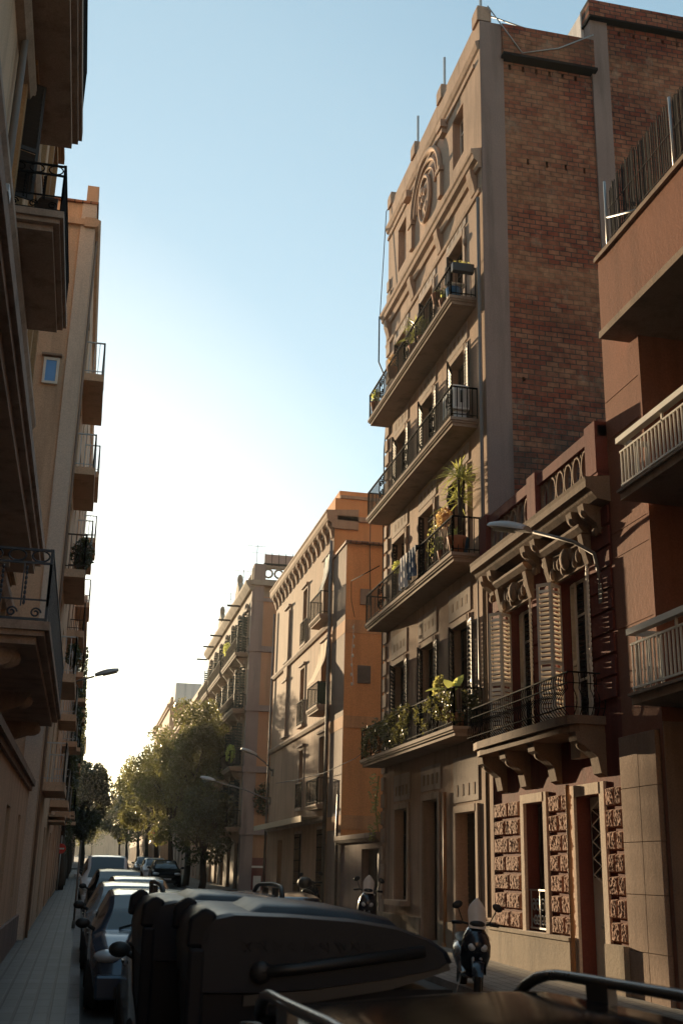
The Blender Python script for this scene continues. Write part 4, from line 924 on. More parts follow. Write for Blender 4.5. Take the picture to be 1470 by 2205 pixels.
for k, (y, h, ry_, lab) in enumerate(shade_row): tree(lab, -.85, y, h, .42, 4600, 40+k, 'leaf_dark', 2.4, size=.2, ry=ry_, group='slim dark trees added along the left house fronts to screen the sun')  # added trees: crowns and gaps placed to shade and dapple the right-hand fronts
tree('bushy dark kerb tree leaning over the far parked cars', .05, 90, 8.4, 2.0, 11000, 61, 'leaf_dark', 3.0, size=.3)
for k, (x, y, h, r, lab) in enumerate(((5.3, 142, 9.4, 3.0, 'hazy kerb tree beyond the pale far block'), (5.4, 172, 9.6, 3.2, 'hazy kerb tree farther down, before the far pale block'), (.3, 146, 9.0, 2.6, 'hazy tree in front of the tall white far block'), (.4, 186, 9.6, 3.2, 'hazy tree past the tall white far block'), (2.6, 300, 11.5, 5.5, 'broad hazy tree closing the street before the end house'))):
    tree(lab, x, y, h, r, 3600, 70+k, 'leaf', 2.6, size=.4, group='hazy trees far down the street')
random.seed(77)

# ---------------------------------------------------------------- street lamps on wall arms
def lamp_mesh(head, arm_path, label, group='wall mounted street lamps', s=1.0, rz=0.0):
    """head: centre of the lamp head, arm_path: points from the head to the wall"""
    h = Vector(head); a = Vector(arm_path[0]); d = (a - h); d.z *= 1; d.normalize(); side = d.cross(Vector((0,0,1))).normalized(); upv = side.cross(d)
    o = thing('street_lamp', label, 'street lamp', arm_path[-1], 0, group); m_ = MB(); rows = []
    L = .66*s
    for i in range(9):
        t = i/8; w = (.055 + .115*math.sin(math.pi*min(1, .18+t*.62)))*s; th = (.05 + .075*math.sin(math.pi*min(1,.12+t*.75)))*s; c = h + d*(t-.5)*L; row = []
        for j in range(9):
            q = math.pi*j/8; row.append(c - side*w*math.cos(q) + upv*th*math.sin(q))
        rows.append(row)
    m_.grid(rows); m_.f.append([len(m_.v)-9+k for k in range(9)]); m_.sm.append(False); m_.f.append([k for k in range(9)][::-1]); m_.sm.append(False)
    for i in range(8): m_.quad(rows[i][0], rows[i+1][0], rows[i+1][8], rows[i][8])
    m_.build('lamp_head', T['lampgrey'], o); g = MB(); c = h - d*L*.12 - upv*.012*s
    g.grid([[c + d*L*.3*(2*i/6-1) + side*.11*s*(2*j/4-1)*math.sqrt(max(.05, 1-(2*i/6-1)**2)) - upv*.04*s*(1-(2*j/4-1)**2) for j in range(5)] for i in range(7)]); g.build('lens', T['lens'], o)
    b_ = MB(); b_.tube(arm_path, .028*s, 8); e = Vector(arm_path[-1]); b_.box(e.x-.03, e.x+.05, e.y-.06, e.y+.06, e.z-.2, e.z+.12); b_.build('arm', T['greypipe'], o); return o
lamp_mesh((7.05, 18.4, 7.98), [(7.36, 18.0, 7.84), (7.8, 17.3, 7.5), (8.02, 16.98, 7.22), (8.06, 16.93, 6.9), (8.08, 16.9, 6.55)], 'wall lamp with a long grey head in front of the dark red house', s=1.2)
lamp_mesh((.28, 32, 7.13), [(-.06, 32, 7.03), (-.5, 32.1, 6.9), (-.95, 32.2, 6.6), (-1.0, 32.2, 6.3)], 'wall lamp reaching out from the left house against the bright sky')
lamp_mesh((6.95, 51, 7.0), [(7.3, 51, 6.88), (7.7, 51, 6.6), (8.05, 51, 6.2)], 'upper wall lamp at the far corner of the orange house', s=1.15)
lamp_mesh((5.6, 55.0, 6.05), [(6.0, 54.8, 5.95), (7.2, 53.2, 5.5), (8.06, 51.5, 5.0)], 'lower wall lamp over the side street beside the nearest kerb tree', s=1.1)

o = MB(); o.tube([(8.0, 49.5, 5.6), (7.9, 44, 5.35), (7.85, 38.5, 5.2), (7.9, 34, 5.3), (8.0, 31.4, 5.6)], .012, 4); tag(o.build('cable', T['wire']), 'sagging cable strung along the lower front of the orange house', 'cable')
# ---------------------------------------------------------------- signs, poles, flag
o = thing('no_entry_sign', 'round red no entry sign on a grey pole along the tiled pavement', 'sign', (-.90, 55, G(55)+.12))
m = MB(); m.tube([(-.90, 55, G(55)), (-.90, 55, 3.3)], .03, 8); m.build('pole', T['galv'], o)
mx = Matrix.Rotation(R(90), 3, 'X'); zc = 2.72
m = MB(); m.lathe([(.0,.02),(.215,.02),(.225,.0),(.215,-.012),(0,-.012)], (-.90, 54.95, zc), 28, mx, False); dsc = m.build('disc', T['signred'], o); MB().box(-1.05, -.75, 54.915, 54.928, zc-.035, zc+.035).build('bar', T['signwhite'], dsc)
o = MB(); o.tube([(-.02, 30, G(30)+.1), (-.02, 30, 2.55)], .025, 8); o.ell((-.02, 30, 2.57), (.035,.035,.03)); o.tube([(-.02, 30, G(30)+.12), (-.02, 30, G(30)+.3)], .045, 8)
tag(o.build('metal_post', T['greypipe']), 'slim dark metal post on the kerb of the left pavement', 'post')
o = thing('hanging_flag', 'small red flag hanging over the far right pavement', 'flag', (6.0, 110, 4)); m = MB(); m.grid([[(6.2+.5*i/6 + .05*math.sin(k), 110+.1*math.sin(i*1.3), 5.0+1.4*k/5) for i in range(7)] for k in range(6)]); m.build('cloth', T['signred'], o); m = MB(); m.tube([(6.15, 110, 6.4), (8.0, 110, 6.5)], .03, 6); m.build('pole', T['greypipe'], o)

# ---------------------------------------------------------------- things on the balconies of the beige house
def yucca(label, x, y, z, heads, pot='bluepot', mat='leaf_palm', L=.5, name='potted_yucca', n=46, cat='potted plant', group=None):
    o = thing(name, label, cat, (x, y, z), 0, group); p = MB(); p.lathe([(0,0),(.15,0),(.21,.36),(.23,.4),(.19,.4),(.18,.34),(0,.34)], (x, y, z), 18); p.build('pot', T[pot], o)
    st_ = MB(); lf = MB()
    for dx, dy, hz in heads:
        if hz > .6: st_.tube([(x, y, z+.3), (x+dx*.3, y+dy*.3, z+.3+hz*.5), (x+dx, y+dy, z+hz)], [.045,.035,.03], 7)
        for k in range(n):
            a = random.uniform(0, 6.28); e = random.uniform(-.25, 1.3); blade(lf, (x+dx, y+dy, z+hz+random.uniform(-.1,.08)), (math.cos(a)*math.cos(e), math.sin(a)*math.cos(e), math.sin(e)), L*random.uniform(.7,1.2), .038, .35)
    if st_.v: st_.build('stem', T['bark'], o)
    lf.build('leaves', T[mat], o); return o
def bush(label, x, y, z, rad, n, mat, size=.09, pot='terracotta', name='potted_plant', cat='potted plant', hz=.42, group=None):
    o = thing(name, label, cat, (x, y, z), 0, group)
    if pot: p = MB(); p.lathe([(0,0),(.11,0),(.16,.26),(.17,.29),(.14,.29),(0,.25)], (x, y, z), 16); p.build('pot', T[pot], o)
    l_ = MB(); leaves(l_, (x, y, z+hz), rad, n, size, shell=.1)
    for k in range(9): a = k*.7; l_.tube([(x, y, z+.25), (x+rad[0]*.6*math.cos(a), y+rad[1]*.6*math.sin(a), z+hz+rad[2]*.3)], .006, 3)
    l_.build('leaves', T[mat], o); return o
zb3 = 8.82; zb1 = 15.2; zb2 = 12.06; zb4 = 5.0
yucca('tall two headed yucca in a blue pot at the balcony end', 7.74, 23.25, zb3, [(-.02,.05,1.95), (.06,.28,1.45), (.1,-.02,1.85)], L=.6, n=60)
bush('pink flowering plant on the balcony beside the tall yucca', 7.58, 23.95, zb3, (.18,.34,.24), 420, 'flower', .08, hz=1.1)
bush('bright leafy plant low behind the railing below the pink flowers', 7.62, 24.5, zb3, (.15,.35,.32), 320, 'leaf_bright', .1, hz=.5)
yucca('small spiky plant at the foot of the tall yucca', 7.62, 22.99+.15, zb3, [(0,.05,.5)], pot='terracotta', mat='leaf_bright', L=.25, n=26, name='potted_agave')
bush('small yellow green plant on the third balcony railing near the far window', 7.55, 28.0, zb3+.55, (.12,.28,.18), 160, 'leaf_bright', .09, None, hz=.4)
o = thing('trellis', 'rusty wire trellis with climbing leaves on the third balcony', 'trellis', (7.9, 25.7, zb3)); m = MB()
for k in range(6): m.tube([(7.86, 25.15+k*.2, zb3), (7.86, 25.15+k*.2, zb3+1.75)], .012, 4)
for k in range(7): m.tube([(7.86, 25.1, zb3+.3+k*.23), (7.86, 26.2, zb3+.3+k*.23)], .012, 4)
m.build('frame', T['rust'], o); m = MB(); leaves(m, (7.84, 25.65, zb3+.8), (.08,.6,.8), 260, .08); m.build('climber', T['vine'], o)
def laundry(label, x, y0, y1, z1, z0, mat):
    m_ = MB(); n = 12; rows = []
    for i in range(9):
        t = i/8; rows.append([(x - .05 - .035*math.sin(k*1.5 + i*.5)*(.3+t), y0+(y1-y0)*k/n, z1+(z0-z1)*t - .03*math.sin(k*.9)*t) for k in range(n+1)])
    m_.grid(rows); m_.grid([[(x+.09, y0+(y1-y0)*k/n, z1-.02) for k in range(n+1)], [(xx+.004, y, z) for xx, y, z in rows[0]]]); return tag(m_.build('laundry', T[mat]), label, 'laundry')
laundry('white sheet hung over the third balcony railing', 7.40, 26.3, 27.0, 9.7, 8.85, 'cloth'); laundry('grey blue cloth hung over the third balcony railing beside the white sheet', 7.41, 25.55, 26.25, 9.7, 8.95, 'cloth_blue')
o = thing('air_conditioner', 'white air conditioning unit standing at the second balcony end', 'air conditioner', (7.75, 23.4, zb2)); m = MB(); m.box(7.55, 7.95, 23.1, 23.95, zb2+.28, zb2+.9); bx = m.build('casing', T['white'], o, bevel=.02)
m = MB(); mx2 = Matrix.Rotation(R(-90), 3, 'Y')
for r_ in (.08, .15, .22): ring(m, (7.545, 23.4, zb2+.59), r_, (0,1,0), (0,0,1), .01, 20)
m.tube([(7.75, 23.09, zb2+.45), (7.75, 23.09, zb2+.75)], .03, 6); [m.box(7.6+.05*k, 7.61+.05*k, 23.085, 23.1, zb2+.33, zb2+.85) for k in range(7)]; m.build('fan_grille', T['black'], o); m = MB(); m.box(7.6, 7.9, 23.2, 23.25, zb2, zb2+.28); m.box(7.6, 7.9, 23.8, 23.85, zb2, zb2+.28); m.build_islands('stand_foot', T['galv'], o)
o = thing('window_box', 'long dark planter box hung on the top balcony end rail', 'planter', (7.75, 22.85, zb1+.6)); MB().box(7.46, 8.0, 22.76, 22.92, zb1+.58, zb1+.8).build('trough', T['black'], o, bevel=.01); m = MB(); leaves(m, (7.73, 22.85, zb1+.83), (.25,.07,.08), 90, .06); m.build('leaves', T['vine'], o)
o = thing('garden_chair', 'white folding chair on the top balcony', 'chair', (7.7, 23.3, zb1)); m = MB()
for yy in (23.15, 23.5): m.tube([(7.55, yy, zb1), (7.9, yy, zb1+.45)], .014, 5); m.tube([(7.9, yy, zb1), (7.55, yy, zb1+.45), (7.5, yy, zb1+.8)], .014, 5)
m.build('legs', T['whitemetal'], o); m = MB(); m.box(7.55, 7.92, 23.14, 23.51, zb1+.44, zb1+.47); m.build('seat', T['whitemetal'], o); m = MB(); [m.box(7.49, 7.52, 23.14, 23.51, zb1+.56+k*.09, zb1+.61+k*.09) for k in range(3)]; m.build('backrest', T['whitemetal'], o)
o = MB(); o.lathe([(0,0),(.16,0),(.2,.3),(.17,.3),(0,.26)], (7.62, 23.2, zb1), 16); tag(o.build('blue_bucket', T['bluepot']), 'blue bucket on the floor of the top balcony end', 'bucket')
bush('small leafy plant by the blue bucket on the top balcony', 7.58, 23.75, zb1, (.12,.22,.2), 150, 'leaf_bright', .08, hz=.42)
bush('hanging brown pot with a plant on the top balcony near the chair', 7.56, 24.3, zb1+.45, (.12,.2,.12), 110, 'vine', .07, hz=.3)
yucca('spiky yucca in the middle of the top balcony', 7.66, 26.6, zb1, [(0,0,1.0), (.05,.35,.85)], pot='terracotta', L=.5, n=40)
bush('grey green shrub behind the top balcony railing beside the spiky yucca', 7.62, 25.8, zb1, (.14,.4,.28), 300, 'vine', .09, hz=.5)
bush('small pink flowering plant near the far end of the top balcony', 7.6, 28.9, zb1+.5, (.1,.22,.16), 140, 'flower', .08, hz=.55)
bush('green plant at the far tip of the top balcony', 7.55, 30.6, zb1+.1, (.14,.3,.22), 220, 'leaf_bright', .09, hz=.5)
o = thing('banana_plant', 'broad leaved banana plant in a pot on the lowest balcony', 'potted plant', (7.7, 23.6, zb4)); m = MB(); m.lathe([(0,0),(.16,0),(.21,.36),(0,.33)], (7.7, 23.6, zb4), 16); m.build('pot', T['terracotta'], o); m = MB()
for dr, L in (((-.55,.75,.35),.85), ((.2,-.4,.7),.6), ((-.4,-.3,.5),.5), ((.1,.8,.6),.55)): blade(m, (7.68, 23.65, zb4+.85), dr, L, .26, .3, 8)
m.build('leaves', T['leaf_bright'], o); m = MB(); m.tube([(7.7, 23.6, zb4+.3), (7.69, 23.64, zb4+.9)], [.05,.03], 6); m.build('stem', T['vine'], o)
bush('dry straw coloured plant beside the banana plant', 7.62, 24.5, zb4+.3, (.13,.35,.34), 260, 'vine', .1, hz=.7)
o = thing('climbing_ivy', 'dark ivy covering the lowest balcony railing', 'ivy', (7.45, 27, zb4)); m = MB()
for k in range(70):
    y = random.uniform(23, 31.2); leaves(m, (7.42, y, zb4+random.uniform(.1, .85)), (.08, .22, .2), 38, .07, shell=.1)
for k in range(14): leaves(m, (random.uniform(7.5, 8.0), 22.93, zb4+random.uniform(.1,.8)), (.12,.06,.2), 34, .07, shell=.1)
m.build('leaves', T['leaf_dark'], o)
o = MB(); o.tube([(7.42, 29.4, 10.15), (7.1, 31.5, 10.2)], .016, 5); o.tube([(7.1, 31.5, 10.2), (7.12, 31.52, 9.6), (7.2, 31.4, 9.1)], .01, 4); tag(o.build('washing_pole', T['iron']), 'thin pole sticking out over the third balcony far end', 'pole')
o = thing('climbing_plant', 'dry climbing plant on the far lower corner of the beige house', 'climbing plant', (8.0, 31.5, 3)); m = MB(); m.tube([(8.02, 31.5, 3.0), (7.95, 31.6, 3.8), (8.0, 31.45, 4.6)], .02, 5)
for k in range(12): leaves(m, (7.95+random.uniform(-.15,.05), 31.5+random.uniform(-.3,.3), 2.9+k*.15), (.12,.16,.12), 22, .08, shell=.1)
m.build('leaves', T['vine'], o)
o = MB(); o.tube([(7.3, 31.9, 9.0), (7.25, 31.95, 8.0), (7.32, 31.9, 7.2)], .008, 4); [o.ell((7.28+.03*math.sin(k), 31.92, 8.9-k*.28), (.03,.03,.06), nu=6, nv=4) for k in range(7)]; tag(o.build('dangling_string', T['whitemetal']), 'pale frayed string dangling from the far end of the third balcony', 'string')
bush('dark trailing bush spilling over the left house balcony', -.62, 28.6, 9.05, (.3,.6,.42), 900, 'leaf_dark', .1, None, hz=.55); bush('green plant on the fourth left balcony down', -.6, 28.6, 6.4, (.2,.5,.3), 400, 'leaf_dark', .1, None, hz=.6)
o = MB(); o.grid([[(-.62+.02*math.sin(i*2+k), 28.0+.03*i, 6.5+.1*k) for i in range(6)] for k in range(6)]); tag(o.build('laundry', T['cloth']), 'crumpled white cloth on a left balcony below the trailing bush', 'laundry')
bush('leafy plant on the first floor balcony of the cream corner house', 7.5, 62.4, 7.3, (.25,.8,.5), 420, 'leaf_bright', .16, None, hz=.7); bush('yellowish plant on the top balcony of the cream corner house', 7.5, 66.5, 13.5, (.25,.6,.4), 260, 'leaf_bright', .16, None, hz=1.0)
bush('dark creeper patch on the side wall of the cream corner house', 9.3, 60.9, 5.0, (.7,.12,.9), 700, 'leaf_dark', .16, None, name='wall_creeper', cat='creeper', hz=.6)

# ---------------------------------------------------------------- vehicles (built at the origin, front towards -Y)
INV[0] = False
def sm(t): t = max(0, min(1, t)); return t*t*(3-2*t)
def lerp_pts(pts, y):
    for (a, za), (b, zb_) in zip(pts, pts[1:]):
        if y <= b: return za + (zb_-za)*sm((y-a)/(b-a)) if False else za + (zb_-za)*(y-a)/max(1e-6, b-a)
    return pts[-1][1]
def car(name, label, cat, L=4.2, W=1.75, H=1.48, pmat='p_grey', hood=1.0, ws=.75, belt=.92, tail=.25, rails=False, railmat='chrome', group='cars parked along the left kerb', box_van=False):
    o = thing(name, label, cat, (0,0,0), 0, group); h = L/2; w = W/2
    y0, y1 = -h+hood, -h+hood+ws; prof = [(-h, .48), (-h+.05, .66), (-h+.25, .78), (y0-.3, belt-.01), (y0, belt+.04), (y0+ws*.5, (belt+H)/2+.03), (y1, H-.05), (y1+.5, H-.008), (y1+1.1, H), (h-tail-.45, H-.025), (h-tail, H-.08), (h-.12, belt+.05), (h-.03, .7), (h, .45)]
    N = 56; ys = sorted({-h + L*i/N for i in range(N+1)} | {y0, y1, h-tail, h-.12, -h+.02, h-.02}); rows = []
    for y in ys:
        zt = lerp_pts(prof, y); e = abs(y)/h; wy = w*(1-.16*e**8-.05*e**3); f = sm((zt-belt)/.42); bz = min(belt, zt-.06); row = []
        low = .2 + (.1*max(0, e-.9)/.1)
        row += [(wy*.9, low), (wy*.975, min(.36, zt*.6)), (wy, min(.58, zt*.8)), (wy*.99, (min(.58, zt*.8)+bz)/2), (wy*.975, bz)]
        et = wy*(.97-.0*f) ; er = wy*(.86-.13*f)
        for q in (.07, .36, .66, .93): row.append((et+(er-et)*q**1.15, bz+(zt-.055*f-.02-bz)*q))
        row += [(er*.97, zt-.03*f-.008), (er*.86, zt-.012*f-.003), (er*.55, zt-.002), (0, zt)]
        full = [(x, y, z) for x, z in row] + [(-x, y, z) for x, z in row[-2::-1]]
        rows.append(full)
    m_ = len(rows[0]); parts = {'body': MB(), 'windscreen': MB(), 'side_window': MB(), 'rear_window': MB()}
    mid = (y1 + h - tail)/2
    for k, mb in parts.items(): mb.v = [p for r_ in rows for p in r_]
    for i in range(len(rows)-1):
        yc = (ys[i]+ys[i+1])/2
        for j in range(m_-1):
            jj = min(j, m_-2-j); k = 'body'
            if jj >= 10 and y0+.04 < yc < y1-.02: k = 'windscreen'
            elif jj >= 10 and h-tail+.02 < yc < h-.13 and not box_van: k = 'rear_window'
            elif 5 <= jj <= 7 and y0+.34 < yc < h-tail-.12 and abs(yc-mid+.1) > .05 and not (box_van and yc > mid): k = 'side_window'
            parts[k].f.append((i*m_+j, i*m_+j+1, (i+1)*m_+j+1, (i+1)*m_+j)); parts[k].sm.append(True)
    for k, mb in parts.items():
        if not mb.f: continue
        used = sorted({i for f_ in mb.f for i in f_}); mp = {u: n_ for n_, u in enumerate(used)}
        mb.v = [mb.v[u] for u in used]; mb.f = [[mp[i] for i in f_] for f_ in mb.f]
        if k == 'side_window': mb.build_islands(k, T['glass'], o)
        else: mb.build(k, T[pmat] if k == 'body' else T['glass'], o)
    b = MB(); b.prism([(-w*.88,.2),(w*.88,.2),(w*.9,.5),(-w*.9,.5)], 'y', -h-.03, -h+.3); b.prism([(-w*.88,.22),(w*.88,.22),(w*.9,.52),(-w*.9,.52)], 'y', h-.25, h+.03); b.build_islands('bumper', T[pmat], o, bevel=.04)
    g = MB(); g.box(-w*.45, w*.45, -h-.035, -h+.1, .5, .62); [g.box(-w*.44, w*.44, -h-.045, -h-.03, .515+k*.035, .53+k*.035) for k in range(3)]; g.box(-w*.6, w*.6, -h-.04, -h, .24, .36); g.build('grille', T['black'], o)
    MB().box(-.26, .26, -h-.05, -h-.035, .38, .48).build('number_plate', T['plate'], o)
    for s in (1, -1):
        hl = MB(); hl.ell((s*w*.70, -h+.17, .70), (.2,.17,.085), Matrix.Rotation(R(s*-24), 3, 'Z')); hl.build('headlight', T['headlight'], o)
        tl = MB(); tl.ell((s*w*.78, h-.1, .82), (.12,.08,.17)); tl.build('tail_light', T['signred'], o)
        mr = MB(); mr.ell((s*(w+.10), y0+.28, belt+.11), (.10,.06,.07)); mr.tube([(s*(w-.06), y0+.3, belt+.03), (s*(w+.06), y0+.29, belt+.1)], .03, 6); mr.build('mirror', T['black'] if pmat not in ('p_white',) else T[pmat], o)
        hd = MB(); [hd.obox((s*(w+.012), mid+q, belt-.1), (.02,.18,.03)) for q in (-.35, .7)]; hd.build_islands('door_handle', T['black'], o)
        for yw in (-h+.82, h-.78):
            mw = Matrix.Rotation(R(90), 3, 'Y'); wh = MB(); wh.lathe([(.19,-.1),(.28,-.1),(.31,-.07),(.315,0),(.31,.07),(.28,.1),(.19,.1)], (s*(w-.09), yw, .315), 22, mw); t_ = wh.build('wheel', T['rubber'], o)
            rm = MB(); rm.lathe([(0,s*.075),(.05,s*.075),(.06,s*.05),(.185,s*.06),(.2,s*.09),(.2,-.05)], (s*(w-.09), yw, .315), 20, mw)
            for k in range(5): a = k*1.2566; rm.obox((s*(w-.02), yw+.11*math.cos(a), .315+.11*math.sin(a)), (.03,.15,.04), Matrix.Rotation(a, 3, 'X'))
            rm.build('rim', T['galv'], t_)
    wp = MB(); zf = lambda y: lerp_pts(prof, y)+.012
    for xx in (-.45, .1): wp.tube([(xx, y0+.03, zf(y0+.03)), (xx+.3, y0+.14, zf(y0+.14)), (xx+.42, y0+.17, zf(y0+.17)-.005)], .009, 4)
    wp.build_islands('wiper', T['black'], o)
    if rails:
        for s in (1, -1):
            ra = MB(); ya, yb = y1+.18, h-tail-.1; pts = []
            for i in range(25):
                t = i/24; up_ = (.075 if H < 1.5 else .11)*min(1, math.sin(math.pi*t)*3.2)**.6 if 0 < t < 1 else 0
                y = ya+(yb-ya)*t; pts.append((s*w*(.70-.05*abs(2*t-1)**3), y, lerp_pts(prof, y)-.03+up_))
            ra.tube(pts, [.022 if 2 < i < 22 else .026 for i in range(25)], 8); 
            for t in (.35, .68): y = ya+(yb-ya)*t; ra.box(s*w*.70-.02, s*w*.70+.02, y-.09, y+.09, lerp_pts(prof, y)-.05, lerp_pts(prof, y)+.05)
            ra.build('roof_rail', T[railmat], o); tr = MB(); tr.tube([(s*w*.735, y1+.1+(h-tail-.2-y1)*i/14, lerp_pts(prof, y1+.1+(h-tail-.2-y1)*i/14)-.062) for i in range(15)], .014, 5); tr.build('window_trim', T['chrome'], o)
    return o
def put(o, x, y, rz=0.0, dz=.0): o.location = (x, y, G(y)+dz); o.rotation_euler = (math.atan(SL), 0, R(rz)); return o
put(car('estate_car', 'black car with raised roof rails beside the rubbish containers, its glossy roof in view', 'car', 4.5, 1.8, 1.485, 'p_black', rails=True, railmat='raildark', group=None), 1.56, 3.24, 3).rotation_euler.y = R(-3.5)
put(car('parked_car', 'silver grey car with dark roof rails directly behind the rubbish containers', 'car', 4.35, 1.8, 1.60, 'p_grey', belt=1.02, rails=True, railmat='black'), 1.42, 12.0)
put(car('parked_car', 'slate blue small car behind the silver railed car', 'car', 3.9, 1.66, 1.44, 'p_blue', hood=.95), 1.04, 17.3)
put(car('parked_car', 'low pale silver car behind the slate blue one', 'car', 4.1, 1.7, 1.40, 'p_grey'), 1.0, 22.6)
put(car('parked_car', 'charcoal car in the middle of the kerb row', 'car', 4.2, 1.72, 1.40, 'p_dark'), 1.35, 27.8)
put(car('parked_car', 'black car just in front of the white van', 'car', 4.3, 1.74, 1.46, 'p_black'), 1.1, 33.4)
put(car('parked_van', 'white van in the kerb row between a black and a navy car', 'van', 4.7, 1.8, 1.78, 'p_white', hood=.75, ws=.7, belt=1.0, tail=.06, box_van=True), .95, 43.0)
put(car('parked_car', 'navy car behind the white van', 'car', 4.2, 1.74, 1.5, 'p_navy'), 1.0, 50.5)
put(car('parked_car', 'dark car next to last in the kerb row, behind the navy one', 'car', 4.2, 1.74, 1.5, 'p_dark'), 1.0, 58)
put(car('parked_car', 'silver car at the far end of the kerb row beyond the dark cars', 'car', 4.2, 1.74, 1.5, 'p_grey'), 1.0, 66)
put(car('driving_car', 'dark car out in the traffic lane beside the slate blue car', 'car', 4.2, 1.74, 1.42, 'p_dark', group=None), 3.05, 18.2)
put(car('parked_car', 'black car under the trees on the far right kerb', 'car', 4.2, 1.74, 1.46, 'p_black', group='cars parked along the far right kerb'), 4.9, 70); put(car('parked_car', 'pale car glinting on the far right kerb', 'car', 4.2, 1.74, 1.5, 'p_white', group='cars parked along the far right kerb'), 4.9, 80); put(car('parked_car', 'dark car last in line on the far right kerb', 'car', 4.2, 1.74, 1.5, 'p_navy', group='cars parked along the far right kerb'), 4.9, 92)

# ---------------------------------------------------------------- rubbish containers
def container():
    o = thing('rubbish_container', 'dark grey rubbish container with a black lifting arm, directly behind the black railed car', 'rubbish container', (0,0,0), 0, 'rubbish containers in the kerb lane'); Lc = 1.45
    b = MB(); rows = []
    for y, e in ((0, .0), (.05, .02), (Lc-.05, .02), (Lc, 0)):
        rows.append([(x*(1) , y, z) for x, z in ((.2,.3-.0),(.06-e,1.0),(.03-e,1.33),(1.30+e,1.33),(1.25+e,1.0),(1.0,.3))])
    b.grid(rows, False, True); b.f.append([0,1,2,3,4,5]); b.sm.append(False); b.f.append([18,19,20,21,22,23][::-1]); b.sm.append(False); b.build('body', T['bin'], o, bevel=.03, seg=3)
    prof = [(.0,1.33),(-.02,1.5),(.0,1.63),(.05,1.69),(.16,1.715),(.45,1.71),(.8,1.69),(1.05,1.655),(1.22,1.60),(1.31,1.54),(1.335,1.49),(1.28,1.455),(1.0,1.40),(.6,1.35),(.3,1.33)]
    l_ = MB(); n = len(prof); rows = []
    for y, q in ((-.03,.94),(0,.99),(.04,1),(Lc-.04,1),(Lc,.99),(Lc+.03,.94)): rows.append([(.65+(x-.65)*q, y, 1.55+(z-1.55)*q) for x, z in prof])
    l_.grid(rows, True, True); l_.f.append(list(range(n))); l_.sm.append(False); l_.f.append([n*5+i for i in range(n)][::-1]); l_.sm.append(False)
    lo = l_.build('lid', T['binlid'], o)
    r_ = MB(); rows = []
    for y, q in ((.16,.0),(.2,.035),(.3,.05),(Lc-.3,.05),(Lc-.2,.035),(Lc-.16,0)): rows.append([(x, y, z+q*k) for x, z, k in ((.28,1.705,0),(.36,1.705,1),(.6,1.695,1.1),(.85,1.67,1.1),(1.05,1.64,1),(1.13,1.615,0))])
    r_.grid(rows); r_.build('lid_ridge', T['binlid'], lo)
    s_ = MB(); s_.prism([(1.30,1.50),(1.315,1.455),(1.0,1.36),(.6,1.30),(.25,1.28),(.25,1.33),(.6,1.355),(1.0,1.415)], 'y', -.02, Lc+.02); s_.build('rim_band', T['binstripe'], o)
    for y in (-.05, Lc+.01):
        a = MB(); a.tube([(.33, y, 1.44), (.5, y+.01, 1.455), (1.17, y+.01, 1.545)], .03, 8); a.ell((.33, y, 1.44), (.055,.03,.055), nu=10, nv=6); a.build('lifting_arm', T['black'], o)
    h_ = MB(); h_.prism([(-.05,1.55),(-.04,1.69),(.04,1.74),(.1,1.71),(.07,1.55)], 'y', -.03, .1); h_.box(-.035, .05, -.035, .0, .45, 1.55); h_.cut(); h_.prism([(-.05,1.55),(-.04,1.69),(.04,1.74),(.1,1.71),(.07,1.55)], 'y', Lc-.1, Lc+.03); h_.build_split('side_rib', T['bin'], o, bevel=.02)
    p = MB(); p.box(-.1, .04, .3, Lc-.3, .26, .31); p.build('pedal', T['black'], o)
    sc = MB(); rng = random.Random(9)
    for k in range(9):
        x = .25+.08*k; sc.tube([(x + .03*math.sin(j*1.7+k), -.034+.004, 1.56+.03*math.sin(j*2.3+k*1.3)) for j in range(7)], .0025, 3)
    sc.build('scratches', T['bin'], lo)
    for x in (.3, .95):
        for y in (.2, Lc-.2): f_ = MB(); f_.box(x-.05, x+.05, y-.05, y+.05, 0, .31); f_.build('foot', T['black'], o)
    return o
cn = container(); put(cn, .60, 6.05, -1.5, -.01)
c2 = dup(cn, label='dark grey rubbish container between the first container and the silver railed car'); put(c2, .47, 7.95, 1.0, -.03)

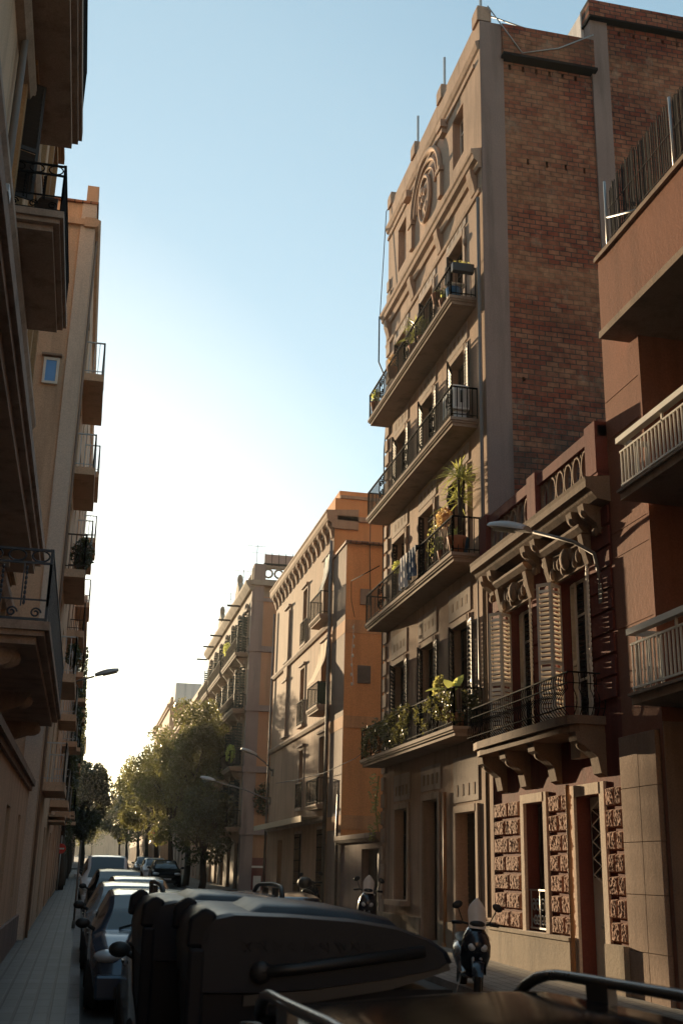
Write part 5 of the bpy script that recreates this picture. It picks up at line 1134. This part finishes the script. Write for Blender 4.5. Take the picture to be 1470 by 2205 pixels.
# ---------------------------------------------------------------- scooters on the right pavement
def scooter(label, case=False, screen=True, group='motor scooters on the right pavement'):
    o = thing('motor_scooter', label, 'scooter', (0,0,0), 0, group); my = Matrix.Rotation(R(90), 3, 'Y')
    def wheel(c, steer=0):
        mm = Matrix.Rotation(steer, 3, 'Z') @ my; t_ = MB(); t_.lathe([(.17,-.045),(.22,-.05),(.255,-.03),(.262,0),(.255,.03),(.22,.05),(.17,.045)], c, 26, mm); w = t_.build('wheel', T['rubber'], o)
        r_ = MB(); r_.lathe([(0,.03),(.04,.035),(.05,.02),(.15,.018),(.175,.04),(.175,-.04),(.15,-.018),(.05,-.02),(0,-.035)], c, 22, mm)
        for k in range(5): a = k*1.2566; r_.obox(Vector(c) + mm @ Vector((.1*math.cos(a), .1*math.sin(a), 0)), (.14,.03,.05), mm @ Matrix.Rotation(a, 3, 'Z'))
        r_.build('rim', T['galv'], w)
    st = R(-16); wheel((.02, -.62, .262), st); wheel((0, .62, .262))
    f = MB(); f.tube([(.05,-.62,.26), (.06,-.5,.55), (0,-.36,.95)], [.022,.025,.03], 8); f.tube([(-.05,-.62,.26), (-.06,-.5,.55), (0,-.36,.95)], [.022,.025,.03], 8); f.build('fork', T['galv'], o)
    fd = MB(); ms = Matrix.Rotation(st, 3, 'Z'); rows = []
    for i in range(13):
        a = R(15 + 150*i/12); rows.append([Vector((.02, -.62, .262)) + ms @ Vector((x, -math.cos(a)*(.30-.02*abs(x)*10), math.sin(a)*(.30-abs(x)*.3))) for x in (-.085,-.05,0,.05,.085)])
    fd.grid(rows); fd.build('mudguard', T['p_navy'], o)
    sh = MB(); rows = []
    for z, w, y, b in ((.35,.10,-.36,.05),(.45,.2,-.42,.08),(.6,.235,-.47,.12),(.75,.225,-.50,.14),(.88,.19,-.47,.13),(.98,.13,-.40,.09),(1.02,.08,-.36,.04)):
        rows.append([(w*math.cos(math.pi*j/10), y + .12 - (b+.06)*math.sin(math.pi*j/10), z) for j in range(11)] + [(w*.8*math.cos(math.pi*(10-j)/10), y+.2, z) for j in range(11)])
    sh.grid(rows, True, True); sh.f.append([len(sh.v)-22+k for k in range(22)]); sh.sm.append(False); sh.build('leg_shield', T['p_navy'], o)
    for s in (1, -1): hl = MB(); hl.ell((s*.085, -.525, .72), (.065,.05,.06), Matrix.Rotation(R(s*-20), 3, 'Y')); hl.build('headlight', T['headlight'], o)
    b = MB(); rows = []
    for y, w, z0, z1 in ((-.35,.14,.28,.42),(-.1,.17,.25,.36),(.1,.19,.27,.6),(.3,.2,.32,.74),(.55,.2,.42,.78),(.8,.15,.58,.8),(.95,.08,.68,.8)):
        rows.append([(w*math.cos(2*math.pi*j/14), y, (z0+z1)/2 + (z1-z0)/2*math.sin(2*math.pi*j/14)) for j in range(14)])
    b.grid(rows, True, True); [b.f.append([q*14+k for k in range(14)]) or b.sm.append(False) for q in (0, 6)]; b.build('body', T['p_navy'], o)
    se = MB(); rows = []
    for y, w, z in ((.02,.1,.72),(.1,.15,.79),(.3,.16,.81),(.5,.16,.84),(.7,.14,.88),(.85,.09,.87)): rows.append([(w*math.cos(math.pi*j/8), y, z - .05 + .06*math.sin(math.pi*j/8)) for j in range(9)])
    se.grid(rows); se.build('seat', T['black'], o)
    hb = MB(); hb.tube([(-.34,-.25,1.04), (-.2,-.3,1.05), (0,-.36,1.02), (.2,-.3,1.05), (.34,-.25,1.04)], .018, 7); [hb.tube([(s*.22,-.29,1.05), (s*.36,-.24,1.04)], .026, 8) for s in (1,-1)]; hb.ell((0,-.37,1.04), (.13,.1,.07)); hb.build('handlebar', T['black'], o)
    for s in (1, -1): mr = MB(); mr.tube([(s*.2,-.3,1.05), (s*.27,-.33,1.2), (s*.3,-.34,1.27)], .009, 5); mr.ell((s*.31,-.34,1.30), (.085,.02,.055), Matrix.Rotation(R(s*25), 3, 'Y')); mr.build('mirror', T['black'], o)
    if screen:
        sc = MB(); rows = []
        for k in range(13):
            t = math.sin(math.pi/2*k/12); w = .15*math.sqrt(max(.0004, 1-(max(0,t-.55)/.45)**2))*(.85+.15*t); rows.append([(w*(2*j/8-1), -.47+.16*t+.05*(2*j/8-1)**2, .98+.44*t - .05*t*(2*j/8-1)**4) for j in range(9)])
        sc.grid(rows); sc.grid([[(x, y+.005, z) for x, y, z in r_] for r_ in rows]); sc.build('windscreen', T['screen_clear'], o)
    if case: ca = MB(); ca.ell((0,.86,1.06), (.22,.2,.17)); ca.build('top_case', T['black'], o)
    kx = MB(); kx.tube([(-.12,.1,.25), (-.2,-.02,.02)], .012, 5); kx.box(.1, .16, .3, .75, .3, .38); kx.build('kickstand', T['galv'], o)
    return o
def puts(o, x, y, rz, dz=.12): o.location = (x, y, G(y)+dz); o.rotation_euler = (0, R(4), R(rz)); return o
puts(scooter('navy scooter with a milky windscreen parked facing the camera before the red house'), 5.95, 17.7, -8, .0)
puts(scooter('scooter with a square pale windscreen by the low wall doorway'), 7.1, 29.2, -12)
puts(scooter('scooter with a round black top case in front of the orange house', True, False), 6.9, 35.2, 160)
INV[0] = True

# ---------------------------------------------------------------- the warm haze in the air
hz = MB(); hz.box(-60, 60, -30, 1000, -3.5, 32)
hm = bpy.data.materials.new('haze'); hm.use_nodes = True; hn = hm.node_tree.nodes; hl_ = hm.node_tree.links
hn.remove(hn['Principled BSDF']); pv = hn.new('ShaderNodeVolumePrincipled'); pv.inputs['Color'].default_value = (.95, .9, .82, 1)
pv.inputs['Density'].default_value = .0004; pv.inputs['Anisotropy'].default_value = .55; hl_.new(pv.outputs[0], hn['Material Output'].inputs['Volume'])

HAZE = True
if HAZE:
    ho = hz.build("haze", hm); ho["kind"] = "stuff"
